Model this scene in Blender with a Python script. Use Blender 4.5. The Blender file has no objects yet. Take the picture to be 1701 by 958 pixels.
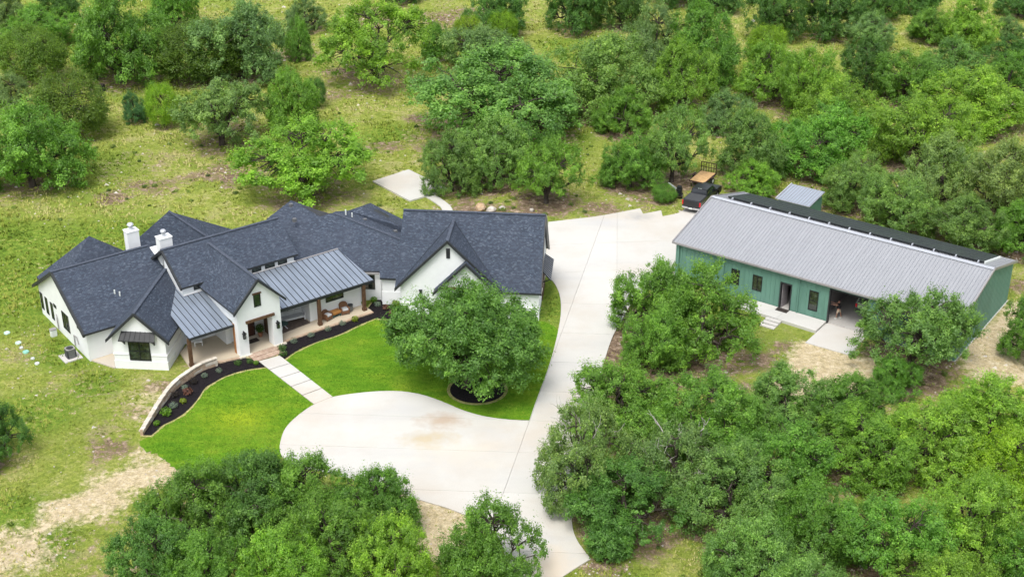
import bpy, math, random
import numpy as np
from math import sin, cos, tan, radians, pi, hypot, atan2
from mathutils import Matrix, Vector
from mathutils.geometry import tessellate_polygon

# ---------------------------------------------------------------- camera, world, sun
scn = bpy.context.scene
COL = scn.collection
cam_d = bpy.data.cameras.new('camera')
cam_d.sensor_width = 36.0
cam_d.lens = 2300 / 1701 * 36
cam_d.clip_end = 3000
cam_d.clip_start = 1.0
cam = bpy.data.objects.new('camera', cam_d)
COL.objects.link(cam)
cam.location = (0, 0, 56)
cam.rotation_euler = (radians(90 - 26.7), 0, 0)
scn.camera = cam

SUN_EL, SUN_AZ = radians(62), radians(200)      # azimuth clockwise from +Y, where the light comes from
world = bpy.data.worlds.new('World')
scn.world = world
world.use_nodes = True
nt = world.node_tree
nt.nodes.clear()
sky = nt.nodes.new('ShaderNodeTexSky')
sky.sky_type = 'NISHITA'
sky.sun_disc = False
sky.sun_elevation = SUN_EL
sky.sun_rotation = SUN_AZ
sky.air_density = 1.0
sky.dust_density = 4.0
hs = nt.nodes.new('ShaderNodeHueSaturation')
hs.inputs['Saturation'].default_value = 0.35      # thin overcast
bg = nt.nodes.new('ShaderNodeBackground')
bg.inputs['Strength'].default_value = 0.15
wo = nt.nodes.new('ShaderNodeOutputWorld')
nt.links.new(sky.outputs[0], hs.inputs['Color'])
nt.links.new(hs.outputs[0], bg.inputs['Color'])
nt.links.new(bg.outputs[0], wo.inputs[0])
sun_d = bpy.data.lights.new('sun', 'SUN')
sun_d.energy = 0.95
sun_d.angle = radians(20)
sun_d.color = (1.0, 0.96, 0.9)
sun = bpy.data.objects.new('sun', sun_d)
COL.objects.link(sun)
sun.rotation_euler = (pi / 2 - SUN_EL, 0, -SUN_AZ + pi)
sun.rotation_euler = Vector((-sin(SUN_AZ) * cos(SUN_EL), -cos(SUN_AZ) * cos(SUN_EL), -sin(SUN_EL))).to_track_quat('-Z', 'Y').to_euler()
scn.view_settings.view_transform = 'Standard'
scn.view_settings.look = 'None'
scn.view_settings.exposure = 0.88
scn.view_settings.gamma = 1.0
scn.cycles.max_bounces = 6
scn.cycles.diffuse_bounces = 3
scn.cycles.transmission_bounces = 4
scn.cycles.use_denoising = True
scn.cycles.use_adaptive_sampling = True
scn.cycles.adaptive_threshold = 0.02

RNG = np.random.default_rng(7)
random.seed(7)

# ---------------------------------------------------------------- materials
def srgb(r, g, b):
    f = lambda c: (c / 255 / 12.92) if c / 255 <= .04045 else ((c / 255 + .055) / 1.055) ** 2.4
    return (f(r), f(g), f(b), 1)

class NT:
    def __init__(s, name, rough=.8, metal=0, spec=.3):
        s.m = bpy.data.materials.new(name)
        s.m.use_nodes = True
        s.t = s.m.node_tree
        s.b = s.t.nodes['Principled BSDF']
        s.b.inputs['Roughness'].default_value = rough
        s.b.inputs['Metallic'].default_value = metal
        s.b.inputs['Specular IOR Level'].default_value = spec
    def n(s, typ, **kw):
        x = s.t.nodes.new(typ)
        for k, v in kw.items():
            if k in x.inputs.keys():
                x.inputs[k].default_value = v
            else:
                setattr(x, k, v)
        return x
    def l(s, a, b):
        s.t.links.new(a, b)
    def coord(s, kind='Object', scale=(1, 1, 1)):
        c = s.n('ShaderNodeTexCoord')
        mp = s.n('ShaderNodeMapping')
        mp.inputs['Scale'].default_value = scale
        s.l(c.outputs[kind], mp.inputs[0])
        return mp.outputs[0]
    def noise(s, vec, scale, detail=4, rough=.6):
        x = s.n('ShaderNodeTexNoise')
        x.inputs['Scale'].default_value = scale
        x.inputs['Detail'].default_value = detail
        x.inputs['Roughness'].default_value = rough
        s.l(vec, x.inputs['Vector'])
        return x.outputs['Fac']
    def ramp(s, fac, stops):
        x = s.n('ShaderNodeValToRGB')
        e = x.color_ramp.elements
        while len(e) < len(stops):
            e.new(.5)
        for i, (p, c) in enumerate(stops):
            e[i].position = p
            e[i].color = c if len(c) == 4 else (*c, 1)
        s.l(fac, x.inputs[0])
        return x.outputs[0]
    def mix(s, fac, a, b, mode='MIX'):
        x = s.n('ShaderNodeMix')
        x.data_type = 'RGBA'
        x.blend_type = mode
        for v, i in ((fac, 0), (a, 6), (b, 7)):
            if hasattr(v, 'is_output'):
                s.l(v, x.inputs[i])
            else:
                x.inputs[i].default_value = v
        return x.outputs[2]
    def math(s, op, a, b=0.0, c=None):
        x = s.n('ShaderNodeMath')
        x.operation = op
        for i, v in enumerate((a, b) if c is None else (a, b, c)):
            if hasattr(v, 'is_output'):
                s.l(v, x.inputs[i])
            else:
                x.inputs[i].default_value = v
        return x.outputs[0]
    def color(s, c):
        if hasattr(c, 'is_output'):
            s.l(c, s.b.inputs['Base Color'])
        else:
            s.b.inputs['Base Color'].default_value = c
        return s
    def bump(s, h, strength=.3, dist=.05):
        x = s.n('ShaderNodeBump')
        x.inputs['Strength'].default_value = strength
        x.inputs['Distance'].default_value = dist
        s.l(h, x.inputs['Height'])
        s.l(x.outputs[0], s.b.inputs['Normal'])
        return s

def rgb(r, g, b):
    return (r, g, b, 1)

def simple(name, c, rough=.7, metal=0, var=.12, scale=3.0, spec=.3):
    t = NT(name, rough, metal, spec)
    v = t.coord()
    n = t.noise(v, scale, 5)
    d = tuple(x * (1 - var) for x in c[:3]) + (1,)
    e = tuple(min(x * (1 + var), 1) for x in c[:3]) + (1,)
    t.color(t.ramp(n, [(.3, d), (.7, e)]))
    return t.m

MAT = {}
MAT['stucco'] = simple('white_painted_masonry', rgb(.74, .76, .765), .75, var=.035, scale=1.2)
MAT['stucco_trim'] = simple('white_trim', rgb(.80, .80, .80), .6, var=.02)
MAT['black_metal'] = simple('black_metal', rgb(.018, .02, .022), .45, .2, .2)
MAT['fascia'] = simple('dark_fascia', rgb(.03, .033, .036), .55, 0, .2)
MAT['wood'] = simple('brown_stained_timber', rgb(.10, .055, .03), .7, 0, .35, 6)
MAT['cedar'] = simple('orange_cedar', rgb(.33, .15, .055), .65, 0, .25, 6)
MAT['door_wood'] = simple('dark_red_brown_door', rgb(.055, .02, .013), .5, 0, .2, 6)
MAT['mat'] = simple('dark_doormat', rgb(.035, .028, .025), .95, 0, .3, 12)
MAT['trim_grey'] = simple('grey_metal_trim', rgb(.30, .29, .29), .5, .2, .08)
MAT['tin'] = simple('galvanised_steel', rgb(.52, .54, .58), .4, .35, .1, 2)
MAT['wicker'] = simple('brown_wicker', rgb(.17, .085, .045), .8, 0, .4, 30)
MAT['orange_wood'] = simple('honey_wood', rgb(.40, .19, .055), .6, 0, .2, 8)
MAT['white_paint'] = simple('white_furniture_paint', rgb(.72, .74, .74), .5, 0, .04)
MAT['cushion'] = simple('pale_grey_cushion', rgb(.50, .52, .53), .9, 0, .06, 8)
MAT['green_top'] = simple('dull_green_glass_table', rgb(.06, .11, .10), .25, 0, .1)
MAT['steel_dark'] = simple('grey_cast_metal', rgb(.16, .165, .17), .5, .3, .15, 8)
MAT['green_plastic'] = simple('pale_green_plastic', rgb(.24, .52, .42), .5, 0, .1)
MAT['mint_plastic'] = simple('weathered_mint_plastic', rgb(.50, .66, .58), .5, 0, .08)
MAT['white_plastic'] = simple('white_plastic', rgb(.62, .66, .64), .45, 0, .05)
MAT['rug'] = simple('brown_rug', rgb(.11, .085, .07), .95, 0, .25, 5)
MAT['rubber'] = simple('black_rubber', rgb(.015, .015, .016), .8)
MAT['rust_steel'] = simple('rusty_dark_steel', rgb(.06, .035, .03), .7, .2, .4, 5)
MAT['deck_wood'] = simple('fresh_pine_boards', rgb(.58, .37, .18), .75, 0, .18, 4)
MAT['car_black'] = simple('black_car_paint', rgb(.010, .011, .013), .28, 0, .1, spec=.6)
MAT['tonneau'] = simple('charcoal_bed_cover', rgb(.055, .058, .062), .75, 0, .1)
MAT['chrome'] = simple('chrome', rgb(.6, .6, .62), .2, .9, .03)
MAT['car_glass'] = simple('dark_car_glass', rgb(.015, .018, .022), .08, 0, .05, spec=.8)
MAT['silver_paint'] = simple('silver_car_paint', rgb(.30, .32, .31), .3, .5, .05)
MAT['skin'] = simple('skin', rgb(.38, .21, .15), .6, 0, .05)
MAT['black_cloth'] = simple('black_cotton', rgb(.013, .013, .016), .9, 0, .2)
MAT['khaki'] = simple('khaki_cotton', rgb(.50, .42, .32), .9, 0, .08)
MAT['hair'] = simple('brown_hair', rgb(.05, .03, .018), .8, 0, .2)
MAT['terracotta'] = simple('terracotta', rgb(.26, .12, .07), .8, 0, .12)
MAT['inner_wall'] = simple('grey_workshop_lining', rgb(.26, .24, .25), .8, 0, .06)
MAT['garage_floor'] = simple('smooth_garage_floor', rgb(.42, .41, .39), .6, 0, .08, .8)

def glass_mat():
    t = NT('window_glass', .06, 0, .9)
    v = t.coord()
    n = t.noise(v, 1.6, 2)
    t.color(t.ramp(n, [(.35, rgb(.010, .013, .012)), (.6, rgb(.03, .042, .032)), (.8, rgb(.10, .12, .09))]))
    return t.m
MAT['glass'] = glass_mat()

def shingle_mat():
    t = NT('asphalt_shingles', .9, 0, .25)
    uv = t.n('ShaderNodeUVMap')
    br = t.n('ShaderNodeTexBrick')
    br.offset = .37
    br.inputs['Scale'].default_value = 1
    br.inputs['Brick Width'].default_value = .22
    br.inputs['Row Height'].default_value = .11
    br.inputs['Mortar Size'].default_value = .008
    br.inputs['Bias'].default_value = -.25
    br.inputs['Color1'].default_value = rgb(.040, .052, .074)
    br.inputs['Color2'].default_value = rgb(.078, .100, .140)
    br.inputs['Mortar'].default_value = rgb(.020, .025, .036)
    # irregular courses
    n0 = t.noise(uv.outputs[0], 2.2, 3)
    add = t.n('ShaderNodeVectorMath'); add.operation = 'ADD'
    cm = t.n('ShaderNodeCombineXYZ')
    t.l(t.math('MULTIPLY', n0, .35), cm.inputs[0])
    t.l(uv.outputs[0], add.inputs[0]); t.l(cm.outputs[0], add.inputs[1])
    t.l(add.outputs[0], br.inputs['Vector'])
    # light flecks of a few tabs
    br2 = t.n('ShaderNodeTexBrick')
    br2.offset = .6
    br2.inputs['Scale'].default_value = 1
    br2.inputs['Brick Width'].default_value = .17
    br2.inputs['Row Height'].default_value = .11
    br2.inputs['Mortar Size'].default_value = 0
    br2.inputs['Color1'].default_value = rgb(0, 0, 0)
    br2.inputs['Color2'].default_value = rgb(1, 1, 1)
    t.l(add.outputs[0], br2.inputs['Vector'])
    fl = t.ramp(br2.outputs['Color'], [(.84, rgb(0, 0, 0)), (.94, rgb(1, 1, 1))])
    c = t.mix(t.math('MULTIPLY', fl, .28), br.outputs['Color'], rgb(.20, .235, .29))
    n1 = t.noise(uv.outputs[0], .35, 3)
    c = t.mix(t.ramp(n1, [(.35, rgb(0, 0, 0)), (.7, rgb(.5, .5, .5))]), c, rgb(.055, .065, .09))
    t.color(c)
    t.bump(br.outputs['Fac'], .4, .02)
    return t.m
MAT['shingle'] = shingle_mat()

def metal_roof_mat(name, c, rough=.38, metal=.45, streak=.25):
    t = NT(name, rough, metal, .4)
    uv = t.n('ShaderNodeUVMap')
    mp = t.n('ShaderNodeMapping'); mp.inputs['Scale'].default_value = (1, .15, 1)
    t.l(uv.outputs[0], mp.inputs[0])
    n = t.noise(mp.outputs[0], 2.0, 5)
    n2 = t.noise(t.coord(), .5, 3)
    d = tuple(x * (1 - streak) for x in c[:3]) + (1,)
    e = tuple(min(1, x * (1 + streak * .6)) for x in c[:3]) + (1,)
    col = t.ramp(n, [(.3, d), (.7, e)])
    t.color(t.mix(t.math('MULTIPLY', n2, .5), col, c))
    t.l(t.math('MULTIPLY_ADD', n2, .25, rough - .1), t.b.inputs['Roughness'])
    return t.m
MAT['seam_roof'] = metal_roof_mat('charcoal_standing_seam', rgb(.31, .36, .43), .32, .5)
MAT['rib_roof'] = metal_roof_mat('pale_ribbed_steel', rgb(.30, .31, .33), .55, .1, .12)
MAT['solar'] = metal_roof_mat('dark_ribbed_collector', rgb(.020, .028, .028), .45, .0, .3)
MAT['shed_roof'] = metal_roof_mat('pale_blue_grey_sheet', rgb(.30, .34, .40), .5, .1, .1)

def green_wall():
    t = NT('green_painted_steel', .5, 0, .35)
    v = t.coord('Object', (1, 1, .25))
    n = t.noise(v, 1.4, 5)
    t.color(t.ramp(n, [(.3, rgb(.10, .21, .168)), (.7, rgb(.13, .265, .212))]))
    return t.m
MAT['green'] = green_wall()

def concrete(name, c, stain=1.0):
    t = NT(name, .85, 0, .25)
    v = t.coord()
    n1 = t.noise(v, .09, 5, .62)
    n2 = t.noise(v, .8, 6, .7)
    n3 = t.noise(v, 14, 3, .7)
    vs = t.coord('Object', (.35, 1, 1))
    n4 = t.noise(vs, .25, 4, .6)
    base = t.ramp(n2, [(.25, tuple(x * .93 for x in c[:3]) + (1,)), (.75, c)])
    st = t.ramp(n1, [(.47, rgb(0, 0, 0)), (.62, rgb(1, 1, 1))])
    col = t.mix(t.math('MULTIPLY', st, .55 * stain), base, rgb(.44, .36, .27))
    st2 = t.ramp(n4, [(.51, rgb(0, 0, 0)), (.64, rgb(1, 1, 1))])
    col = t.mix(t.math('MULTIPLY', st2, .42 * stain), col, rgb(.40, .40, .40))
    col = t.mix(.2, col, t.ramp(n3, [(.3, rgb(.4, .39, .37)), (.7, rgb(.8, .79, .77))]))
    oi = t.n('ShaderNodeObjectInfo')
    col = t.mix(t.math('MULTIPLY', oi.outputs['Random'], .35), col, tuple(x * .80 for x in c[:3]) + (1,))
    t.last = col
    t.color(col)
    t.bump(n3, .1, .01)
    return t
def drive_mat():
    t = concrete('pale_concrete', rgb(.55, .54, .505))
    # one big rusty puddle stain by the lawn edge and a dark one beside it
    g = t.n('ShaderNodeNewGeometry')
    col = t.last
    for (cx, cy, rx, ry, c, a) in ((-5.2, 88.9, 2.3, 1.5, rgb(.40, .29, .20), .7), (-6.2, 86.4, 2.6, 1.4, rgb(.46, .37, .22), .7),
                                   (-8.3, 91.0, 2.2, 1.2, rgb(.5, .5, .5), .45), (-1.0, 87.0, 2.2, 1.5, rgb(.5, .51, .52), .35),
                                   (-3.8, 84.5, 4.2, 2.4, rgb(.60, .52, .40), .32), (12.8, 127.2, 1.6, 1.2, rgb(.3, .3, .3), .6), (9, 126, 3.5, 1.3, rgb(.45, .46, .48), .45),
                                   (5.2, 124.2, 1.8, 1.1, rgb(.45, .42, .38), .4), (2.6, 71.5, 2.0, 2.6, rgb(.60, .50, .38), .6)):
        mp = t.n('ShaderNodeMapping')
        mp.inputs['Location'].default_value = (-cx / rx, -cy / ry, 0)
        mp.inputs['Scale'].default_value = (1 / rx, 1 / ry, 0)
        t.l(g.outputs['Position'], mp.inputs[0])
        ln = t.n('ShaderNodeVectorMath'); ln.operation = 'LENGTH'
        t.l(mp.outputs[0], ln.inputs[0])
        nn = t.noise(g.outputs['Position'], .9, 4)
        d = t.math('ADD', ln.outputs['Value'], t.math('MULTIPLY_ADD', nn, 1.6, -.8))
        f = t.ramp(d, [(.15, rgb(1, 1, 1)), (1.0, rgb(0, 0, 0))])
        col = t.mix(t.math('MULTIPLY', f, a), col, c)
    t.color(col)
    return t.m
MAT['drive'] = drive_mat()
MAT['concrete'] = concrete('slab_concrete', rgb(.52, .51, .485), .7).m
MAT['porch_floor'] = concrete('tan_porch_floor', rgb(.50, .42, .29), .8).m
MAT['pad'] = concrete('workshop_pad_concrete', rgb(.56, .55, .52), 1.0).m

def stone_mat(name, a, b, c):
    t = NT(name, .9, 0, .2)
    oi = t.n('ShaderNodeObjectInfo')
    v = t.coord()
    n = t.noise(v, 3.0, 5, .7)
    col = t.ramp(n, [(.28, a), (.5, b), (.75, c)])
    col = t.mix(t.math('MULTIPLY', oi.outputs['Random'], .45), col, tuple(x * .55 for x in b[:3]) + (1,))
    t.color(col)
    t.bump(n, .4, .05)
    return t.m
MAT['limestone'] = stone_mat('pale_limestone', rgb(.42, .36, .28), rgb(.62, .57, .48), rgb(.74, .71, .65))
MAT['tan_stone'] = stone_mat('tan_stone', rgb(.30, .20, .13), rgb(.47, .35, .25), rgb(.60, .49, .38))
MAT['rock'] = stone_mat('grey_white_rock', rgb(.30, .27, .24), rgb(.50, .46, .41), rgb(.66, .63, .58))
MAT['orange_rock'] = stone_mat('orange_tinged_boulder', rgb(.32, .20, .12), rgb(.50, .35, .22), rgb(.62, .52, .40))

def mulch_mat():
    t = NT('black_mulch', .95, 0, .15)
    v = t.coord()
    n = t.noise(v, 9, 5, .75)
    t.color(t.ramp(n, [(.35, rgb(.006, .005, .007)), (.6, rgb(.018, .015, .017)), (.8, rgb(.045, .038, .038))]))
    t.bump(n, .8, .08)
    return t.m
MAT['mulch'] = mulch_mat()

def lawn_mat():
    t = NT('sod_lawn', .95, 0, .1)
    g = t.n('ShaderNodeNewGeometry')
    P = g.outputs['Position']
    n1 = t.noise(P, .26, 5, .7)
    n2 = t.noise(P, 1.3, 6, .7)
    n3 = t.noise(P, 12, 4, .8)
    c = t.ramp(n1, [(.38, rgb(.045, .135, .012)), (.47, rgb(.085, .20, .014)), (.56, rgb(.17, .26, .022)), (.64, rgb(.27, .30, .04))])
    c = t.mix(.3, c, t.ramp(n2, [(.38, rgb(.055, .17, .006)), (.62, rgb(.18, .31, .015))]))
    mp0 = t.n('ShaderNodeMapping'); mp0.inputs['Rotation'].default_value = (0, 0, .7); mp0.inputs['Scale'].default_value = (.35, 1.3, 1)
    t.l(P, mp0.inputs[0])
    n4 = t.noise(mp0.outputs[0], .9, 4, .6)
    c = t.mix(.45, c, t.ramp(n4, [(.38, rgb(.040, .145, .006)), (.5, rgb(.10, .25, .010)), (.62, rgb(.22, .33, .02))]))
    c = t.mix(.42, c, t.ramp(n3, [(.38, rgb(.03, .10, .006)), (.62, rgb(.17, .32, .018))]))
    # one dry yellow patch in the left lawn
    mp = t.n('ShaderNodeMapping')
    mp.inputs['Location'].default_value = (20.6 / 4.2, -89.5 / 3.0, 0)
    mp.inputs['Scale'].default_value = (1 / 4.2, 1 / 3.0, 0)
    t.l(P, mp.inputs[0])
    ln = t.n('ShaderNodeVectorMath'); ln.operation = 'LENGTH'
    t.l(mp.outputs[0], ln.inputs[0])
    d = t.math('ADD', ln.outputs['Value'], t.math('MULTIPLY_ADD', n2, 1.2, -.6))
    f = t.ramp(d, [(.05, rgb(1, 1, 1)), (.95, rgb(0, 0, 0))])
    c = t.mix(t.math('MULTIPLY', f, .6), c, rgb(.33, .39, .02))
    t.color(c)
    t.bump(n3, .6, .05)
    return t.m
MAT['lawn'] = lawn_mat()

def ground_mat():
    t = NT('field_ground', .97, 0, .08)
    g = t.n('ShaderNodeNewGeometry')
    P = g.outputs['Position']
    at = t.n('ShaderNodeAttribute'); at.attribute_name = 'zone'
    sp = t.n('ShaderNodeSeparateColor')
    t.l(at.outputs['Color'], sp.inputs[0])
    n05 = t.noise(P, .05, 4, .6)
    n1 = t.noise(P, .35, 6, .7)
    n2 = t.noise(P, 1.6, 6, .75)
    n3 = t.noise(P, 7, 5, .8)
    grass = t.ramp(n1, [(.34, rgb(.13, .195, .036)), (.45, rgb(.215, .275, .048)), (.53, rgb(.30, .335, .085)), (.60, rgb(.42, .38, .19)), (.69, rgb(.37, .29, .20))])
    grass2 = t.ramp(n2, [(.36, rgb(.14, .195, .03)), (.52, rgb(.26, .31, .06)), (.66, rgb(.43, .39, .19))])
    c = t.mix(.5, grass, grass2)
    lush = t.ramp(n2, [(.36, rgb(.085, .165, .022)), (.52, rgb(.165, .255, .034)), (.66, rgb(.28, .31, .07))])
    def mask(ch, sharp):
        x = t.math('ADD', ch, t.math('MULTIPLY_ADD', n2, 1.9, -.95))
        x = t.math('ADD', x, t.math('MULTIPLY_ADD', n1, 1.0, -.5))
        return t.ramp(x, [(.5 - sharp, rgb(0, 0, 0)), (.5 + sharp, rgb(1, 1, 1))])
    c = t.mix(mask(sp.outputs['Blue'], .22), c, lush)
    soil = t.ramp(n2, [(.36, rgb(.09, .062, .045)), (.5, rgb(.21, .15, .105)), (.64, rgb(.40, .31, .24))])
    c = t.mix(mask(sp.outputs['Red'], .16), c, soil)
    sand = t.ramp(n2, [(.36, rgb(.42, .34, .20)), (.52, rgb(.56, .47, .31)), (.66, rgb(.66, .58, .43))])
    c = t.mix(mask(sp.outputs['Green'], .26), c, sand)
    c = t.mix(.35, c, t.ramp(n3, [(.36, rgb(.14, .15, .12)), (.5, rgb(.5, .5, .5)), (.64, rgb(.85, .82, .75))]), 'OVERLAY')
    n6 = t.noise(P, 2.8, 6, .85)
    c = t.mix(.32, c, t.ramp(n6, [(.38, rgb(.2, .22, .18)), (.5, rgb(.5, .5, .5)), (.62, rgb(.85, .78, .66))]), 'OVERLAY')
    # pale pebbles
    vo = t.n('ShaderNodeTexVoronoi'); vo.inputs['Scale'].default_value = 2.2
    t.l(P, vo.inputs['Vector'])
    peb = t.ramp(vo.outputs['Distance'], [(.06, rgb(1, 1, 1)), (.11, rgb(0, 0, 0))])
    pm = t.ramp(n1, [(.45, rgb(0, 0, 0)), (.55, rgb(.8, .8, .8))])
    c = t.mix(t.mix(1, peb, pm, 'MULTIPLY'), c, rgb(.5, .46, .40))
    t.color(c)
    t.bump(n3, .9, .16)
    return t.m
MAT['ground'] = ground_mat()

def leaf_mat(name='oak_leaves'):
    t = NT(name, .48, 0, .5)
    oi = t.n('ShaderNodeObjectInfo')
    at = t.n('ShaderNodeAttribute'); at.attribute_name = 'tone'
    at2 = t.n('ShaderNodeAttribute'); at2.attribute_name = 'clump'
    f = t.math('ADD', t.math('MULTIPLY', at.outputs['Fac'], .38), t.math('MULTIPLY', at2.outputs['Fac'], .62))
    k = t.ramp(f, [(.08, rgb(.62, .68, .75)), (.45, rgb(1.05, 1.05, 1.0)), (.68, rgb(1.45, 1.36, 1.15)), (.93, rgb(2.3, 2.0, 1.7))])  # brightest stops paint crown highlights into the leaf tone
    c = t.mix(1, oi.outputs['Color'], k, 'MULTIPLY')
    t.color(c)
    tr = t.n('ShaderNodeBsdfTranslucent')
    br = t.mix(1, c, rgb(1.25, 1.3, .6), 'MULTIPLY')
    t.l(br, tr.inputs['Color'])
    mx = t.n('ShaderNodeMixShader'); mx.inputs[0].default_value = .48
    out = t.t.nodes['Material Output']
    t.l(t.b.outputs[0], mx.inputs[1]); t.l(tr.outputs[0], mx.inputs[2]); t.l(mx.outputs[0], out.inputs[0])
    return t.m
MAT['leaf'] = leaf_mat()

def bark_mat():
    t = NT('grey_bark', .95, 0, .1)
    v = t.coord('Object', (1, 1, .3))
    n = t.noise(v, 5, 5, .7)
    t.color(t.ramp(n, [(.3, rgb(.025, .020, .017)), (.55, rgb(.075, .062, .052)), (.8, rgb(.17, .15, .13))]))
    t.bump(n, .6, .05)
    return t.m
MAT['bark'] = bark_mat()
MAT['dead_wood'] = simple('bleached_dead_wood', rgb(.42, .39, .36), .9, 0, .2, 6)

def tuft_mat():
    t = NT('grass_blades', .9, 0, .1)
    at = t.n('ShaderNodeAttribute'); at.attribute_name = 'tone'
    t.color(t.ramp(at.outputs['Fac'], [(0, rgb(.11, .175, .022)), (.4, rgb(.21, .27, .04)), (.7, rgb(.32, .34, .075)), (1, rgb(.42, .385, .17))]))
    return t.m
MAT['tuft'] = tuft_mat()

# ---------------------------------------------------------------- building helpers
MW = {}
def frame(x, y, deg, z=0):
    return Matrix.Translation((x, y, z)) @ Matrix.Rotation(radians(deg), 4, 'Z')
IDN = Matrix.Identity(4)

def thing(name, label, cat, m=IDN, group=None):
    o = bpy.data.objects.new(name, None)
    COL.objects.link(o)
    o.matrix_world = m
    o.empty_display_size = .3
    MW[o.name] = m.copy()
    o['label'] = label
    o['category'] = cat
    if group: o['group'] = group
    return o

def tag(o, label=None, cat=None, group=None, kind=None):
    if label: o['label'] = label
    if cat: o['category'] = cat
    if group: o['group'] = group
    if kind: o['kind'] = kind
    return o

class MB:
    """collects solids in a frame and links them as one mesh"""
    def __init__(s, F=IDN):
        s.F = F; s.v = []; s.f = []; s.mi = []; s.uv = []
    def add(s, vs, fs, mi=0, uvs=None):
        b = len(s.v)
        s.v += [tuple(p) for p in vs]
        for k, f in enumerate(fs):
            s.f.append([b + i for i in f])
            s.mi.append(mi)
            s.uv.append(uvs[k] if uvs and uvs[k] is not None else None)
        return s
    def box(s, x0, x1, y0, y1, z0, z1, mi=0, b=0):
        x0, x1 = min(x0, x1), max(x0, x1); y0, y1 = min(y0, y1), max(y0, y1)
        if b:
            return s.prism([(x0 + b, y0), (x1 - b, y0), (x1, y0 + b), (x1, y1 - b), (x1 - b, y1), (x0 + b, y1), (x0, y1 - b), (x0, y0 + b)], z0, z1, mi)
        return s.add([(x0, y0, z0), (x1, y0, z0), (x1, y1, z0), (x0, y1, z0), (x0, y0, z1), (x1, y0, z1), (x1, y1, z1), (x0, y1, z1)],
                     [(0, 3, 2, 1), (4, 5, 6, 7), (0, 1, 5, 4), (1, 2, 6, 5), (2, 3, 7, 6), (3, 0, 4, 7)], mi)
    def prism(s, pts, z0, z1, mi=0):
        n = len(pts)
        if sum(pts[i][0] * pts[(i + 1) % n][1] - pts[(i + 1) % n][0] * pts[i][1] for i in range(n)) < 0:
            pts = pts[::-1]
        tri = tessellate_polygon([[Vector((p[0], p[1], 0)) for p in pts]])
        vs = [(p[0], p[1], z0) for p in pts] + [(p[0], p[1], z1) for p in pts]
        fs = []
        for a, b, c in tri:
            ar = (pts[b][0] - pts[a][0]) * (pts[c][1] - pts[a][1]) - (pts[c][0] - pts[a][0]) * (pts[b][1] - pts[a][1])
            if ar < 0: a, c = c, a
            fs.append((a + n, b + n, c + n)); fs.append((c, b, a))
        for i in range(n):
            j = (i + 1) % n
            fs.append((i, j, j + n, i + n))
        return s.add(vs, fs, mi)
    def xprism(s, prof, x0, x1, mi=0):
        """profile in (y, z) pushed along x"""
        n = len(prof)
        vs = [(x0, p[0], p[1]) for p in prof] + [(x1, p[0], p[1]) for p in prof]
        fs = [tuple(range(n))[::-1], tuple(range(n, 2 * n))] + [(i, (i + 1) % n, (i + 1) % n + n, i + n) for i in range(n)]
        return s.add(vs, fs, mi)
    def yprism(s, prof, y0, y1, mi=0):
        n = len(prof)
        vs = [(p[0], y0, p[1]) for p in prof] + [(p[0], y1, p[1]) for p in prof]
        fs = [tuple(range(n)), tuple(range(n, 2 * n))[::-1]] + [(i + n, (i + 1) % n + n, (i + 1) % n, i) for i in range(n)]
        return s.add(vs, fs, mi)
    def slab(s, pts, t=.16, mi=0, side=1):
        """roof plane: top polygon given, thickness down, uv in metres along and up the slope"""
        P = [Vector(p) for p in pts]
        n = len(P)
        N = Vector((0, 0, 0))
        for i in range(n):
            a, b = P[i], P[(i + 1) % n]
            N += Vector(((a.y - b.y) * (a.z + b.z), (a.z - b.z) * (a.x + b.x), (a.x - b.x) * (a.y + b.y)))
        if N.z < 0:
            P = P[::-1]; N = -N
        N.normalize()
        h = Vector((-N.y, N.x, 0))
        h = h.normalized() if h.length > 1e-4 else Vector((1, 0, 0))
        up = N.cross(h)
        vs = [tuple(p) for p in P] + [(p.x, p.y, p.z - t) for p in P]
        tuv = [(p.dot(h), p.dot(up)) for p in P]
        fs = []; uvs = []; mis = []
        if n > 4:
            tri = tessellate_polygon([[Vector((q[0], q[1], 0)) for q in tuv]])
        else:
            tri = [tuple(range(n))]
        for tr in tri:
            tr = list(tr)
            q = [P[i] for i in tr]
            if (q[1] - q[0]).cross(q[2] - q[0]).dot(N) < 0: tr = tr[::-1]
            s.add([vs[i] for i in tr], [tuple(range(len(tr)))], mi, [[tuv[i] for i in tr]])
            s.add([vs[i + n] for i in tr], [tuple(range(len(tr)))[::-1]], side)
        for i in range(n):
            j = (i + 1) % n
            s.add([vs[i], vs[j], vs[j + n], vs[i + n]], [(0, 3, 2, 1)], side)
        return s
    def tube(s, p0, p1, r0, r1=None, n=8, mi=0, caps=True):
        r1 = r0 if r1 is None else r1
        a, b = Vector(p0), Vector(p1)
        d = (b - a).normalized()
        x = d.orthogonal().normalized(); y = d.cross(x)
        vs = []
        for c, r in ((a, r0), (b, r1)):
            for i in range(n):
                t = 2 * pi * i / n
                vs.append(c + (x * cos(t) + y * sin(t)) * r)
        fs = [(i, (i + 1) % n, (i + 1) % n + n, i + n) for i in range(n)]
        if caps: fs += [tuple(range(n))[::-1], tuple(range(n, 2 * n))]
        return s.add(vs, fs, mi)
    def bar(s, p0, p1, w, h, mi=0):
        a, b = Vector(p0), Vector(p1)
        d = (b - a).normalized()
        x = d.cross(Vector((0, 0, 1)))
        x = x.normalized() if x.length > 1e-3 else Vector((1, 0, 0))
        y = x.cross(d)
        vs = [c + x * sx * w / 2 + y * sy * h / 2 for c in (a, b) for sx, sy in ((-1, -1), (1, -1), (1, 1), (-1, 1))]
        return s.add(vs, [(3, 2, 1, 0), (4, 5, 6, 7), (0, 1, 5, 4), (1, 2, 6, 5), (2, 3, 7, 6), (3, 0, 4, 7)], mi)
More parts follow.
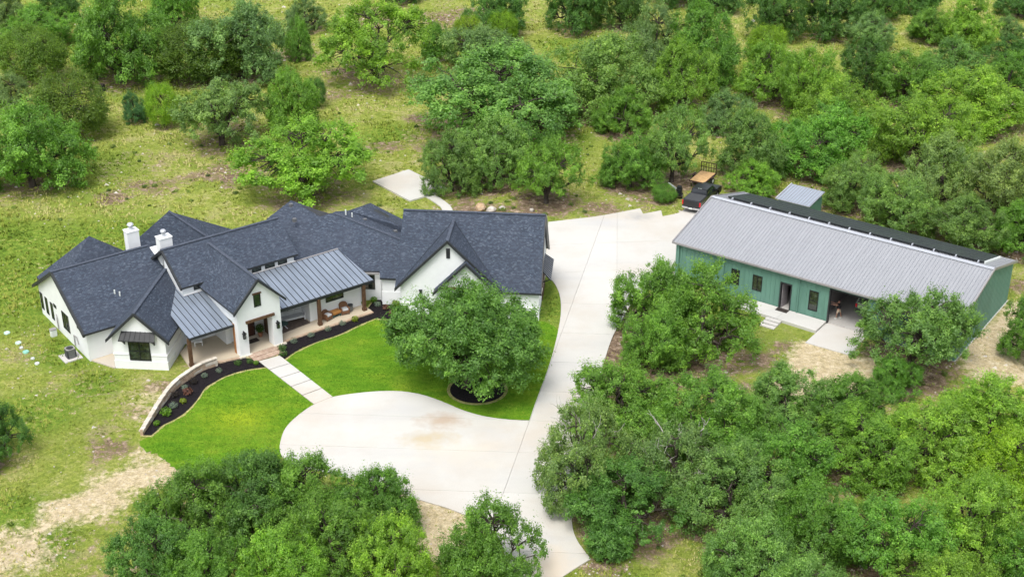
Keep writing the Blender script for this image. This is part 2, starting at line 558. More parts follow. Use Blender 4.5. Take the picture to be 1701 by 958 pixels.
    def ball(s, c, rx, ry, rz, nu=10, nv=6, mi=0, jit=0, rng=None):
        vs = [(c[0], c[1], c[2] - rz)]
        for j in range(1, nv):
            ph = -pi / 2 + pi * j / nv
            for i in range(nu):
                k = 1 + (rng.uniform(-jit, jit) if rng is not None else 0)
                vs.append((c[0] + rx * k * cos(ph) * cos(2 * pi * i / nu), c[1] + ry * k * cos(ph) * sin(2 * pi * i / nu), c[2] + rz * k * sin(ph)))
        vs.append((c[0], c[1], c[2] + rz))
        fs = [(0, 1 + (i + 1) % nu, 1 + i) for i in range(nu)]
        for j in range(nv - 2):
            for i in range(nu):
                a = 1 + j * nu
                fs.append((a + i, a + (i + 1) % nu, a + nu + (i + 1) % nu, a + nu + i))
        a = 1 + (nv - 2) * nu
        fs += [(a + i, a + (i + 1) % nu, len(vs) - 1) for i in range(nu)]
        return s.add(vs, fs, mi)
    def build(s, name, mats, parent=None, smooth=False, recalc=True):
        me = bpy.data.meshes.new(name)
        T = s.F
        if parent is not None:
            T = MW[parent.name].inverted() @ s.F
        me.from_pydata([T @ Vector(p) for p in s.v], [], s.f)
        if not isinstance(mats, (list, tuple)): mats = [mats]
        for m in mats: me.materials.append(MAT[m] if isinstance(m, str) else m)
        me.polygons.foreach_set('material_index', [min(i, len(mats) - 1) for i in s.mi])
        if any(u is not None for u in s.uv):
            ul = me.uv_layers.new(name='UVMap')
            k = 0
            for p, u in zip(me.polygons, s.uv):
                for i in range(p.loop_total):
                    if u is not None: ul.data[k].uv = u[i]
                    k += 1
        elif recalc:
            import bmesh
            bm = bmesh.new(); bm.from_mesh(me)
            bmesh.ops.recalc_face_normals(bm, faces=bm.faces)
            bm.to_mesh(me); bm.free()
        if smooth:
            me.polygons.foreach_set('use_smooth', [True] * len(me.polygons))
        me.update()
        o = bpy.data.objects.new(name, me)
        COL.objects.link(o)
        if parent is not None:
            o.parent = parent
            MW[o.name] = MW[parent.name]
        else:
            MW[o.name] = IDN
        return o

def dup(root, m, label=None, group=None, scale=None):
    r = root.copy(); COL.objects.link(r); r.matrix_world = m
    MW[r.name] = m.copy()
    if label: r['label'] = label
    if group: r['group'] = group
    def rec(a, b):
        for ch in list(a.children):
            c = ch.copy(); COL.objects.link(c); c.parent = b
            MW[c.name] = MW[b.name]
            rec(ch, c)
    rec(root, r)
    return r

def chaikin(P, it=2, keep=50):
    for _ in range(it):
        Q = []; n = len(P)
        K = []
        for i in range(n):
            a, b, c = np.array(P[i - 1]), np.array(P[i]), np.array(P[(i + 1) % n])
            d1, d2 = b - a, c - b
            ang = abs((math.degrees(atan2(d2[1], d2[0]) - atan2(d1[1], d1[0])) + 180) % 360 - 180)
            K.append(ang > keep)
        for i in range(n):
            a, b, c = np.array(P[i - 1]), np.array(P[i]), np.array(P[(i + 1) % n])
            if K[i]: Q.append(tuple(b))
            else:
                Q.append(tuple(b * .75 + a * .25)); Q.append(tuple(b * .75 + c * .25))
        P = Q
    return P

def inside(P, x, y):
    c = np.zeros(np.shape(x), bool)
    n = len(P)
    for i in range(n):
        x0, y0 = P[i]; x1, y1 = P[(i + 1) % n]
        cond = ((y0 > y) != (y1 > y))
        xi = (x1 - x0) * (y - y0) / ((y1 - y0) + 1e-12) + x0
        c ^= cond & (x < xi)
    return c

def dist_poly(P, x, y, closed=True):
    d = np.full(np.shape(x), 1e9)
    n = len(P)
    for i in range(n if closed else n - 1):
        a = np.array(P[i]); b = np.array(P[(i + 1) % n]); ab = b - a
        t = np.clip(((x - a[0]) * ab[0] + (y - a[1]) * ab[1]) / (ab @ ab + 1e-9), 0, 1)
        d = np.minimum(d, np.hypot(x - a[0] - t * ab[0], y - a[1] - t * ab[1]))
    return d

_lat = {}
def vnoise(x, y, s, seed=0):
    if seed not in _lat: _lat[seed] = np.random.default_rng(100 + seed).random((256, 256))
    L = _lat[seed]
    u, v = x / s + 1000, y / s + 1000
    i, j = np.floor(u).astype(int), np.floor(v).astype(int)
    fu, fv = u - i, v - j
    fu = fu * fu * (3 - 2 * fu); fv = fv * fv * (3 - 2 * fv)
    a = L[i % 256, j % 256]; b = L[(i + 1) % 256, j % 256]; c = L[i % 256, (j + 1) % 256]; d = L[(i + 1) % 256, (j + 1) % 256]
    return (a * (1 - fu) + b * fu) * (1 - fv) + (c * (1 - fu) + d * fu) * fv

TREE_TABLE = """
-50.5|135.3|5.69|9.63|M|o|big mid green oak on the left edge of the grass field, widest there
-59.1|156.8|3.1|5.34|G|o|pale grey green oak top peeking out behind the widest oak on the left edge
-50.5|150.3|4.39|7.22|C|c|rounded olive cedar standing at the left of the grass field
-61.6|171.3|4.84|6.58|C|c|spreading olive cedar under the top left woods, left of the gap of bare soil
-65.3|187.1|4.82|5.54|M|o|mid green oak behind the spreading olive cedar at top left
-49.9|170.4|6.45|12.65|M|o|tallest dense green oak in the top left woods, beside the gap of bare soil
-71.4|191.2|3.59|7.01|G|o|grey green oak in the extreme top left corner
-66.2|199.0|3.5|6.35|D|o|dark green oak at the top edge left of the tallest dense oak
-39.6|171.0|6.29|6.92|C|c|wide dark olive cedar between the tallest dense oak and the grey oak
-34.8|171.0|6.34|10.09|G|o|large grey green oak right of the wide dark olive cedar
-48.2|194.2|3.64|7.09|M|o|green oak at the top edge behind the wide dark olive cedar
-44.4|155.0|1.45|3.77|S|o|slim young dark green tree standing alone in the grass gap
-40.7|153.5|1.96|5.1|Y|c|small bushy yellow green cedar right of the slim young tree
-32.9|148.0|5.48|7.98|K|s|sparse oak with bare lower limbs and thin grey green leaves left of the upright oak
-29.3|192.9|3.03|5.09|G|o|small grey green oak at the top beside the tan clearing
-28.6|179.9|2.17|5.63|M|o|small green tree in front of the grey oak by the tan clearing
-17.4|169.7|7.13|10.54|B|s|broad bright green oak with a dark forked trunk at the tan clearing
-25.1|150.9|3.03|7.87|M|o|tall narrow bright oak standing upright behind the house
-23.8|160.2|1.46|3.62|D|c|low dark shrub tree tucked behind the tall narrow oak
-21.1|133.1|7.05|7.76|B|s|spreading bright green oak with open dark limbs right behind the grey roof
-10.2|179.6|2.21|5.08|M|o|small round oak right of the broad forked oak
-6.0|184.7|2.3|4.44|Y|c|small yellow green cedar at the right end of the tan clearing
-2.5|192.3|4.33|7.52|D|o|dark green oak at the top edge above the yellow cedars
-1.3|188.2|2.26|4.16|Y|c|yellow green cedar below the dark oak at the top edge
-3.4|174.5|5.66|6.23|G|o|pale sage oak top behind the great domed oak
-2.0|149.5|9.38|10.6|L|o|great domed sage green oak in the middle of the woods behind the house
8.7|193.3|4.09|9.03|D|o|dark oak at the top edge left of the mown opening
15.7|195.4|4.0|8.97|D|o|dark oak at the top edge above the big pale topped oak
-6.3|133.9|3.11|6.55|L|o|low sage oak with a dark stem left of the twin stemmed oak near the slab
-1.8|136.0|3.91|7.23|L|o|layered sage oak standing in front of the great domed oak
3.5|130.7|3.72|7.07|M|s|twin stemmed oak leaning over the bare bank by the driveway
11.3|159.7|6.78|9.21|L|o|broad shaded oak right of the great domed oak
18.8|172.7|4.51|9.12|G|o|pale topped oak at the left half of the big oak clump near the top
25.0|169.9|5.01|9.99|M|o|big round oak at the right half of the oak clump near the top
20.6|160.0|4.27|8.13|B|o|bright green domed oak below the big oak clump
12.9|151.2|3.11|5.54|M|o|small round oak at the edge of the shaded grass pocket
12.4|135.2|3.24|6.04|M|o|round oak at the left of the parked trailer
17.0|137.0|3.61|8.71|L|s|taller airy oak overhanging the trailer
24.9|152.5|3.0|4.68|G|o|low grey green thicket oak right of the bright domed oak
25.1|134.1|2.69|3.52|B|o|small bright green tree between the black pickup and the workshop roof
15.6|131.3|1.36|2.37|Y|o|low round green bush by the driveway beside the pickup
36.5|189.5|4.39|9.12|D|o|dark oak at the top edge right of the big oak clump
44.5|190.5|4.79|8.84|D|o|wide dark oak at the top edge above the fence line gap
53.7|197.9|3.27|6.18|D|o|dark cedar topped oak at the top edge right of the fence line gap
34.0|179.4|2.89|4.25|Y|c|bright yellow green cedar thicket below the dark oaks
48.8|184.5|3.53|4.93|G|o|pale grey oak standing right of the fence line gap
32.3|164.0|4.55|7.22|B|o|light green oak at the upper left of the workshop woods
35.5|156.5|3.9|9.08|B|o|light green oak with a broad crown above the tin shed
37.2|150.6|5.22|7.32|B|o|wide light green oak sloping down to the right above the shed
26.1|139.1|3.86|7.08|L|o|low sage oak right of the trailer with dark shade beneath
33.3|139.9|5.23|7.38|M|o|broad oak directly above the small tin shed
44.0|166.1|3.29|7.0|D|o|dark green oak below the pale grey oak
47.9|160.8|4.25|6.86|M|o|mid green oak in the shaded middle of the right hand woods
58.5|188.7|3.77|4.81|M|o|mid green oak in the upper right woods left of the tan track
63.2|186.3|4.38|6.8|B|o|bright round oak beside the tan track at the upper right
56.8|171.4|4.51|5.18|L|o|sage oak below the bright round oak at the upper right
53.9|153.8|6.09|6.7|B|o|wide bright oak at the right edge above the shaded opening
60.8|162.5|3.93|5.91|M|o|oak at the right frame edge above the wide bright oak
44.8|141.1|5.2|7.67|B|o|big light oak in the heart of the right hand woods
34.8|130.4|3.3|5.56|L|o|oak leaning over the right corner of the tin shed
37.4|123.4|3.79|6.33|L|o|sage oak overhanging the back of the workshop roof
43.6|130.2|3.65|7.54|P|o|pale yellow tinged oak behind the middle of the workshop
49.0|127.7|4.18|7.82|P|o|pale oak behind the right end of the workshop with dark limbs
42.9|120.2|3.71|5.15|L|o|lower sage oak close behind the right end of the workshop
48.7|119.4|3.41|4.95|M|o|oak at the right frame edge behind the workshop
66.0|178.0|3.59|3.94|D|o|dark oak low at the right edge by the tan track
60.2|203.1|3.66|5.11|D|o|near black oak at the top edge of the right hand woods
74.8|201.0|3.45|4.93|D|o|near black oak in the extreme top right corner
70.1|190.5|1.86|3.23|G|o|grey bush beside the tan track at the upper right
24.4|207.4|4.1|5.07|D|o|dark oak at the top edge right of centre
31.1|204.4|4.04|5.83|D|o|dark oak at the top edge behind the big round oak
-17.0|208.0|3.19|4.98|D|o|dark oak crossing the top edge above the forked oak
11.9|103.9|3.42|6.53|M|o|left half of the dark green oak clump in front of the workshop
15.6|98.9|4.27|8.17|M|o|large right half of the oak clump in front of the workshop
11.4|97.0|2.69|5.65|M|o|lower oak of the clump nearest the driveway edge in front of the workshop
32.1|97.0|4.6|7.26|L|s|broad open oak standing before the workshop garage door
42.3|98.3|2.33|5.69|M|o|oak at the right frame edge beside the sandy yard
8.3|88.1|3.8|5.17|M|o|oak beside the driveway at the upper left of the front thicket
4.7|79.0|3.1|8.07|K|s|grey green oak with branches hanging over the driveway
14.6|85.4|3.52|6.08|M|o|oak in the upper middle of the front thicket
11.3|79.5|3.3|5.88|K|s|oak with bleached dead limbs in the middle of the front thicket
14.5|75.7|3.18|5.93|L|o|light oak below the dead limbed oak in the front thicket
7.6|75.5|3.58|5.02|D|o|shaded oak in the hollow beside the lower driveway
20.4|87.9|3.46|4.76|L|o|grey green oak below the gravel apron of the workshop
18.4|79.5|3.3|5.88|M|o|mid green oak right of the dead limbed oak
24.9|87.4|2.89|4.61|M|o|oak in the thicket below the garage pad
25.1|82.4|3.19|4.58|B|o|bright oak just above the bare hollow in the front thicket
30.0|93.2|1.99|2.99|M|o|small oak under the broad open oak by the workshop
30.0|83.0|3.2|5.18|B|o|yellow green oak right of the bare hollow
34.8|85.5|3.49|5.43|B|o|vivid yellow green oak below the sandy yard
34.8|79.3|3.09|5.53|Y|o|brightest green oak at the right frame edge of the thicket
14.7|68.9|2.6|6.16|L|o|pale oak at the bottom edge right of the leaf litter
19.2|71.7|2.48|5.98|M|o|oak at the bottom edge left of centre of the front thicket
24.0|70.6|3.21|5.72|M|o|broad oak at the bottom edge below the bare hollow
29.6|72.2|3.07|5.99|B|o|light green oak in the lower right of the thicket
32.4|69.0|2.6|5.64|M|o|oak filling the bottom right corner
17.9|66.0|2.89|5.13|L|o|pale crown cut by the bottom edge in the front thicket
25.8|65.5|2.87|5.1|B|o|bright crown cut by the bottom edge in the lower right
-20.9|74.6|3.25|5.52|M|o|oak at the left end of the bottom left clump
-17.6|75.6|3.38|5.48|D|o|dark oak behind the others of the bottom left clump by the lawn
-13.4|76.1|3.2|5.42|M|o|oak of the bottom left clump reaching over the round driveway
-21.9|68.4|2.68|6.04|D|o|low dark oak at the left foot of the bottom left clump
-9.0|75.0|2.57|5.11|M|o|oak of the bottom left clump nearest the driveway edge
-11.1|70.4|3.02|5.89|M|o|oak in the middle front of the bottom left clump
-7.4|68.7|2.31|6.02|B|o|lighter oak at the right foot of the bottom left clump
-14.1|67.2|2.55|6.07|B|o|bright crown cut by the bottom edge in the bottom left clump
-18.2|66.3|2.7|6.32|M|o|crown cut by the bottom edge left of the bright one
-1.0|69.4|3.24|6.49|M|o|separate round oak at the bottom centre beside the driveway
-37.3|83.7|2.19|5.69|D|o|dark oak cut by the left frame edge below the septic lids
"""
# ---------------------------------------------------------------- ground outlines (metres, x right, y away)
DRIVE = [(-14.0, 92.5), (-12.7, 92.9), (-10.9, 93.3), (-8.9, 93.4), (-7.1, 92.9), (-5.4, 91.8), (-3.7, 90.4), (-1.9, 89.5), (-0.0, 89.1), (1.3, 89.0), (1.8, 91.6), (3.0, 97.2), (3.8, 102.2), (4.3, 106.6), (4.3, 110.0), (3.9, 112.2), (3.4, 113.5), (3.1, 113.9), (3.1, 116.2), (3.6, 125.9), (6.1, 126.6), (8.7, 127.3), (13.0, 129.3), (13.2, 127.9), (15.1, 128.8), (15.1, 127.3), (17.2, 128.2), (18.3, 131.3), (21.0, 131.3), (22.4, 125.6), (14.9, 113.3), (12.7, 111.5), (10.6, 108.9), (9.4, 104.9), (8.3, 102.0), (6.4, 92.5), (5.2, 85.7), (4.1, 79.2), (4.0, 75.7), (4.3, 74.1), (5.1, 72.3), (3.2, 70.5), (1.9, 68.9), (1.1, 66.4), (-0.6, 66.4), (-0.2, 71.2), (-0.8, 74.6), (-2.5, 76.6), (-4.4, 77.9), (-6.2, 78.7), (-7.8, 79.7), (-10.6, 81.0), (-13.1, 82.2), (-15.1, 82.7), (-16.3, 83.5), (-17.0, 84.9), (-17.1, 86.6), (-17.0, 88.1), (-16.3, 89.8), (-15.3, 91.4)]
LAWN_LEFT = [(-20.0, 96.9), (-20.9, 96.9), (-22.0, 96.4), (-23.1, 95.5), (-23.7, 94.6), (-24.2, 93.9), (-24.3, 92.8), (-24.5, 91.6), (-25.0, 90.0), (-25.7, 89.0), (-26.3, 88.4), (-26.5, 87.7), (-26.8, 87.0), (-27.5, 86.2), (-26.8, 85.2), (-25.2, 84.0), (-24.0, 82.7), (-22.9, 81.4), (-20.6, 79.9), (-17.8, 81.0), (-16.6, 83.7), (-16.9, 84.9), (-17.0, 86.6), (-16.9, 88.1), (-16.2, 89.8), (-15.2, 91.2), (-14.7, 92.0), (-19.4, 97.2)]
LAWN_RIGHT = [(-14.7, 91.9), (-13.8, 92.35), (-12.7, 92.8), (-10.9, 93.2), (-8.9, 93.3), (-7.1, 92.8), (-5.4, 91.7), (-3.7, 90.3), (-1.9, 89.4), (-0.0, 89.0), (1.35, 88.95), (1.85, 91.6), (3.05, 97.2), (3.85, 102.2), (4.0, 103.5), (3.2, 104.6), (2.4, 105.2), (-2.6, 105.6), (-7.8, 106.1), (-10.1, 105.5), (-10.3, 105.3), (-11.8, 105.5), (-13.0, 104.4), (-14.7, 102.4), (-16.3, 101.4), (-17.8, 99.8), (-18.5, 98.6), (-19.3, 97.4)]
MULCH_R = [(-19.1, 98.2), (-19.4, 101.2), (-15.9, 104.0), (-12.3, 107.2), (-12.3, 110.4), (-11.0, 110.4), (-9.2, 108.4), (-9.3, 106.0), (-9.8, 105.6), (-10.3, 105.3), (-11.8, 105.5), (-13.0, 104.4), (-14.7, 102.4), (-16.3, 101.4), (-17.8, 99.8), (-18.5, 98.5), (-18.9, 97.9)]
MULCH_L = [(-19.9, 97.1), (-20.9, 96.9), (-22.0, 96.4), (-23.1, 95.5), (-23.7, 94.6), (-24.2, 93.9), (-24.3, 92.8), (-24.5, 91.6), (-25.0, 90.0), (-25.7, 89.0), (-26.3, 88.4), (-26.5, 87.7), (-26.8, 87.0), (-27.4, 87.0), (-27.3, 88.6), (-27.0, 91.0), (-26.6, 93.1), (-26.2, 94.3), (-25.5, 95.6), (-24.9, 96.9), (-22.5, 98.8), (-20.6, 98.3)]
WALL_LINE = [(-27.4, 87.0), (-27.2, 88.6), (-26.9, 91.0), (-26.5, 93.1), (-26.1, 94.3), (-25.4, 95.6), (-24.8, 96.6), (-23.8, 97.35)]
STRIP = [(2.4, 104.9), (2.7, 108.9), (2.9, 113.4), (3.5, 113.4), (3.9, 112.2), (4.3, 110.0), (4.3, 106.6), (4.0, 103.5), (3.2, 104.6)]
SLAB = [(-14.8, 136.4), (-11.2, 139.7), (-6.6, 134.2), (-10.5, 131.1)]
SLABWALK = [(-8.95, 132.3), (-8.1, 133.0), (-7.0, 131.3), (-6.1, 129.6), (-5.9, 127.5), (-6.95, 127.5), (-7.1, 129.4), (-7.9, 130.8)]
DIRTPATH = [(-36, 66), (-33.2, 70.6), (-31.9, 75.2), (-30.4, 77.7), (-28.2, 79.8), (-25.8, 82.0), (-24.6, 82.6)]
SAND_R = [(37.6, 100.9), (42.2, 106.0), (43.5, 108.3), (47.5, 108.9), (46.5, 101.2), (42.9, 95.0), (37.6, 94.3), (36.5, 97.2)]
GRAVEL = [(24.2, 101.5), (27.2, 99.9), (29.9, 98.1), (29.1, 93.3), (22.5, 91.0), (18.8, 92.4), (21.9, 97.2)]
BOTTOM_SAND = [(-8.2, 80.0), (-4.4, 78.4), (-2.2, 76.6), (-4.2, 73.1), (-5.9, 71.2), (-8.3, 75.1)]
ROUGH_STRIP = [(10.4, 108.4), (12.6, 106), (11.6, 101.2), (8.1, 93.3), (6.4, 92.3), (8.5, 102)]
BARE = [(-31.0, 181.5, 6), (-22.8, 174.1, 5), (-30.5, 138.6, 5), (-54.4, 171.6, 5), (-41.1, 132.0, 2.5), (-38.0, 136, 3), (14.3, 132.0, 3.5), (9.2, 129.6, 3.5), (-3.1, 128.9, 4.5), (3, 128.5, 3), (-20.3, 198.2, 8), (-8.0, 199.8, 9), (-21.7, 164.5, 3), (-9.5, 157, 4),
        (-14, 147, 3), (-28.1, 94, 1.7), (-28.6, 90.5, 1.5), (-31.5, 95.2, 1.0), (-29.5, 85.5, 2.0), (16.5, 93.5, 2.6), (19.5, 98.5, 2.4), (22.5, 100.8, 1.2), (13, 95, 3), (6.0, 71.2, 2.4), (6.5, 95.5, 1.0), (46, 112, 3), (24, 136, 3), (30, 131, 3), (-6.5, 130.3, 1.6), (66, 176, 4), (70, 181, 5), (-33, 155, 4)]
LUSH = [(-42, 112, 10), (-38, 120, 9), (-32, 112, 7), (-36, 100, 4), (-34.5, 77, 3.2), (-31, 74, 2.8), (-50, 120, 8), (4, 146, 5), (-14, 151, 4), (6, 150, 4), (-36.5, 90, 4), (9, 186, 6), (-33, 94.5, 2.5), (3.3, 107, 2), (17.6, 97.5, 1.0), (7, 73.5, 2), (7.5, 69.5, 2), (24.5, 112, 1)]

M_ = frame(-34.36, 98.13, 37.3)
H_ = frame(-9.579, 106.232, -5.2)
CB_ = frame(-27.659, 96.696, -5.2)
W_ = frame(14.83, 113.363, -35.66)

TREES = []
for line in TREE_TABLE.strip().split('\n'):
    a = line.split('|')
    TREES.append((float(a[0]), float(a[1]), float(a[2]), float(a[3]), a[4], a[5], a[6]))

def to_world(F, pts):
    return [tuple((F @ Vector((p[0], p[1], 0)))[:2]) for p in pts]
HOUSE_PLAN = to_world(M_, [(-.2, -.4), (4.6, -5.6), (14.6, -7.4), (23.4, -6.4), (26, -8.6)]) + to_world(H_, [(12.2, -.3), (12.2, 9)]) + to_world(M_, [(31, 3), (22, 8), (13, 15), (4, 13), (-.2, 10.8)])
W_PLAN = to_world(W_, [(0, -2), (9, -2), (18.3, -4.2), (26.2, 0), (26.2, 13.4), (0, 13.4)])

# ---------------------------------------------------------------- ground sheet
def build_ground():
    xs = np.concatenate([np.linspace(-1500, -130, 12), np.arange(-120, -46, 2.0), np.arange(-46, 50, .75), np.arange(50, 121, 2.0), np.linspace(130, 1500, 12)])
    ys = np.concatenate([np.linspace(-600, 40, 8), np.arange(50, 145, .75), np.arange(145, 240, 1.5), np.linspace(250, 2400, 14)])
    X, Y = np.meshgrid(xs, ys)
    flat = [DRIVE, LAWN_LEFT, LAWN_RIGHT, MULCH_R, MULCH_L, HOUSE_PLAN, W_PLAN, SLAB, SLABWALK, GRAVEL]
    d = np.full(X.shape, 1e9)
    for P in flat:
        dd = dist_poly(P, X, Y); dd[inside(P, X, Y)] = 0
        d = np.minimum(d, dd)
    fade = np.clip((d - .6) / 6, 0, 1)
    Z = fade * ((vnoise(X, Y, 9, 1) - .5) * .5 + (vnoise(X, Y, 2.6, 2) - .5) * .16)
    far = np.clip((np.hypot(X, Y - 100) - 150) / 300, 0, 1)
    Z += far * vnoise(X, Y, 160, 3) * 8
    soil = np.zeros(X.shape); sand = np.zeros(X.shape); lush = np.full(X.shape, .08) - .12 * (X < -24) * (Y < 100)
    big = vnoise(X, Y, 14, 4) * .6 + vnoise(X, Y, 5, 5) * .4
    soil += np.clip((big - .62) * 1.6, 0, .35)
    for (tx, ty, R, Hh, k, v, lb) in TREES:
        dd = np.hypot(X - tx, Y - ty)
        soil = np.maximum(soil, np.clip(1.1 - (dd / (R * (.8 if (tx < -5 or ty > 165) else 1.0))) ** 2 * .6, 0, 1) * (.62 if (tx < -5 or ty > 165) else .85))
    for (bx, by, r) in BARE:
        soil = np.maximum(soil, .66 * np.clip(1.5 - np.hypot(X - bx, (Y - by) * 1.3) / r * 1.1 * (.5 + vnoise(X, Y, 2.3, 14)), 0, 1))
    lush += np.clip((vnoise(X, Y, 11, 6) - .5) * 1.2, 0, .5)
    for (bx, by, r) in LUSH:
        lush = np.maximum(lush, np.clip(1.5 - np.hypot(X - bx, Y - by) / r * 1.0, 0, 1) * .9)
    for P, r in ((SAND_R, 1.0), (GRAVEL, 1.0), (BOTTOM_SAND, .8)):
        dd = dist_poly(P, X, Y); dd[inside(P, X, Y)] *= -1
        sand = np.maximum(sand, np.clip(.6 - dd / r * .6, 0, 1))
    dd = dist_poly(DIRTPATH, X, Y, False)
    sand = np.maximum(sand, np.clip(1.15 - dd / (1.35 + 1.0 * np.clip((X + 32) / 6, 0, 1)) * .62 + (vnoise(X, Y, 1.7, 12) - .5) * .9, 0, 1))
    sand = np.maximum(sand, .5 * np.clip(1.4 - np.hypot(X + 28.3, (Y - 92) / 3) / 1.2, 0, 1))
    dd = dist_poly(ROUGH_STRIP, X, Y); dd[inside(ROUGH_STRIP, X, Y)] = 0
    soil = np.maximum(soil, np.clip(1.0 - dd * .6, 0, 1))
    strip = dist_poly(STRIP, X, Y); strip[inside(STRIP, X, Y)] = 0
    lush = np.maximum(lush, np.clip(.75 - strip, 0, 1)); 
    nx, ny = len(xs), len(ys)
    co = np.stack([X.ravel(), Y.ravel(), Z.ravel()], 1)
    me = bpy.data.meshes.new('ground')
    idx = np.arange(nx * ny).reshape(ny, nx)
    q = np.stack([idx[:-1, :-1], idx[:-1, 1:], idx[1:, 1:], idx[1:, :-1]], -1).reshape(-1, 4)
    me.vertices.add(len(co)); me.vertices.foreach_set('co', co.ravel())
    me.loops.add(q.size); me.loops.foreach_set('vertex_index', q.ravel())
    me.polygons.add(len(q)); me.polygons.foreach_set('loop_start', np.arange(0, q.size, 4)); me.polygons.foreach_set('loop_total', np.full(len(q), 4))
    me.update()
    at = me.color_attributes.new('zone', 'FLOAT_COLOR', 'POINT')
    at.data.foreach_set('color', np.stack([soil, sand, lush, np.ones_like(soil)], -1).ravel().astype(np.float32))
    me.materials.append(MAT['ground'])
    me.polygons.foreach_set('use_smooth', [True] * len(q))
    o = bpy.data.objects.new('ground', me); COL.objects.link(o); o['kind'] = 'structure'
    def height(x, y):
        i = np.clip(np.searchsorted(xs, x) - 1, 0, nx - 2); j = np.clip(np.searchsorted(ys, y) - 1, 0, ny - 2)
        fx = (x - xs[i]) / (xs[i + 1] - xs[i]); fy = (y - ys[j]) / (ys[j + 1] - ys[j])
        f = lambda A: A[j, i] * (1 - fx) * (1 - fy) + A[j, i + 1] * fx * (1 - fy) + A[j + 1, i] * (1 - fx) * fy + A[j + 1, i + 1] * fx * fy
        return f(Z), f(soil), f(sand), f(lush), f(d)
    return height
HT = build_ground()

# ---------------------------------------------------------------- lawns, beds, paving
def sheet(name, pts, z0, z1, mat, kind='structure', it=2, keep=50):
    b = MB().prism(chaikin(pts, it, keep) if it else pts, z0, z1)
    return tag(b.build(name, mat), kind=kind)
LL = chaikin(LAWN_LEFT, 3, 50)
LL = [(x + random.uniform(-.22, .22), y + random.uniform(-.25, .25)) if (y < 86.0 and x < -17.4) else (x, y) for x, y in LL]
sheet('lawn', LL, -.05, .03, 'lawn', it=0)
sheet('lawn', LAWN_RIGHT, -.05, .035, 'lawn')
def offset(P, d):
    n = len(P); ar = sum(P[i - 1][0] * P[i][1] - P[i][0] * P[i - 1][1] for i in range(n)); s = 1 if ar > 0 else -1; Q = []
    for i in range(n):
        a, b, c = Vector(P[i - 1]), Vector(P[i]), Vector(P[(i + 1) % n])
        t = (c - a).normalized(); Q.append((b.x + s * t.y * d * random.uniform(.5, 1.3), b.y - s * t.x * d * random.uniform(.5, 1.3)))
    return Q
MAT['worn_edge'] = simple('dry_lawn_edge', rgb(.34, .31, .13), .95, 0, .3, 3)
for P_ in (MULCH_L, MULCH_R): sheet('lawn_edge', offset(chaikin(P_, 2, 50), .2), -.05, .043, 'worn_edge', it=0)
sheet('mulch_bed', MULCH_L, -.05, .055, 'mulch')
sheet('mulch_bed', MULCH_R, -.05, .052, 'mulch')
ring = [(-2.72 + 2.15 * cos(a * pi / 18), 93.6 + 2.05 * sin(a * pi / 18)) for a in range(36)]
sheet('mulch_bed', ring, -.05, .07, 'mulch', it=0)
sheet('lawn_edge', [(-2.72 + 2.4 * cos(a * pi / 18), 93.6 + 2.3 * sin(a * pi / 18)) for a in range(36)], -.05, .045, 'worn_edge', it=0)

def clip_half(P, a, b, c, side):
    """part of polygon where (a x + b y - c) * side > 0"""
    Q = []; n = len(P)
    for i in range(n):
        p, q = P[i], P[(i + 1) % n]
        dp = (a * p[0] + b * p[1] - c) * side; dq = (a * q[0] + b * q[1] - c) * side
        if dp >= 0: Q.append(p)
        if (dp > 0 and dq < 0) or (dp < 0 and dq > 0):
            t = dp / (dp - dq); Q.append((p[0] + t * (q[0] - p[0]), p[1] + t * (q[1] - p[1])))
    return Q
def split(polys, p, q, gap=.022):
    """split by the line p-q, leaving an open joint"""
    a, b = -(q[1] - p[1]), q[0] - p[0]
    L = hypot(a, b); a, b = a / L, b / L; c = a * p[0] + b * p[1]
    out = []
    for P in polys:
        A = clip_half(P, a, b, c + gap / 2, 1); B = clip_half(P, a, b, c - gap / 2, -1)
        out += [x for x in (A, B) if len(x) > 2 and abs(sum(x[i - 1][0] * x[i][1] - x[i][0] * x[i - 1][1] for i in range(len(x)))) > .3]
    return out
# the driveway: a sunken bed with poured slabs on it, joints left open
drv = chaikin(DRIVE, 2, 55)
bed = tag(MB().prism(drv, -.08, .02).build('driveway', simple('joint_filler', rgb(.34, .32, .28), .95)), kind='structure')
main_line = ((1.33, 89.0), (-1.35, 76.0))
court = split([drv], *main_line)
left = [P for P in court if np.mean([p[0] for p in P]) < -3 and np.mean([p[1] for p in P]) < 92]
right = [P for P in court if P not in left]
left = split(left, (-6.4, 92.2), (-10.6, 80.6)); left = split(left, (-17.2, 87.6), (1.2, 83.2))
for y in (73.0, 79.5, 84.6, 89.0, 93.3, 98.0, 103.0, 108.5):
    out = []
    for P in right:
        ym = [p[1] for p in P]
        if min(ym) < y < max(ym): out += split([P], (0, y + .12), (5, y - .18))
        else: out.append(P)
    right = out
top = [P for P in right if min(p[1] for p in P) > 107]
rest = [P for P in right if P not in top]
for l in (((2, 114.2), (15, 115.5)), ((2.9, 120.4), (18, 121.8))): top = split(top, *l)
top = split(top, (9.2, 108), (10.6, 128))
for P in left + rest + top:
    if len(P) > 2: MB().prism(P, .021, .075).build('concrete_slab', 'drive', bed)

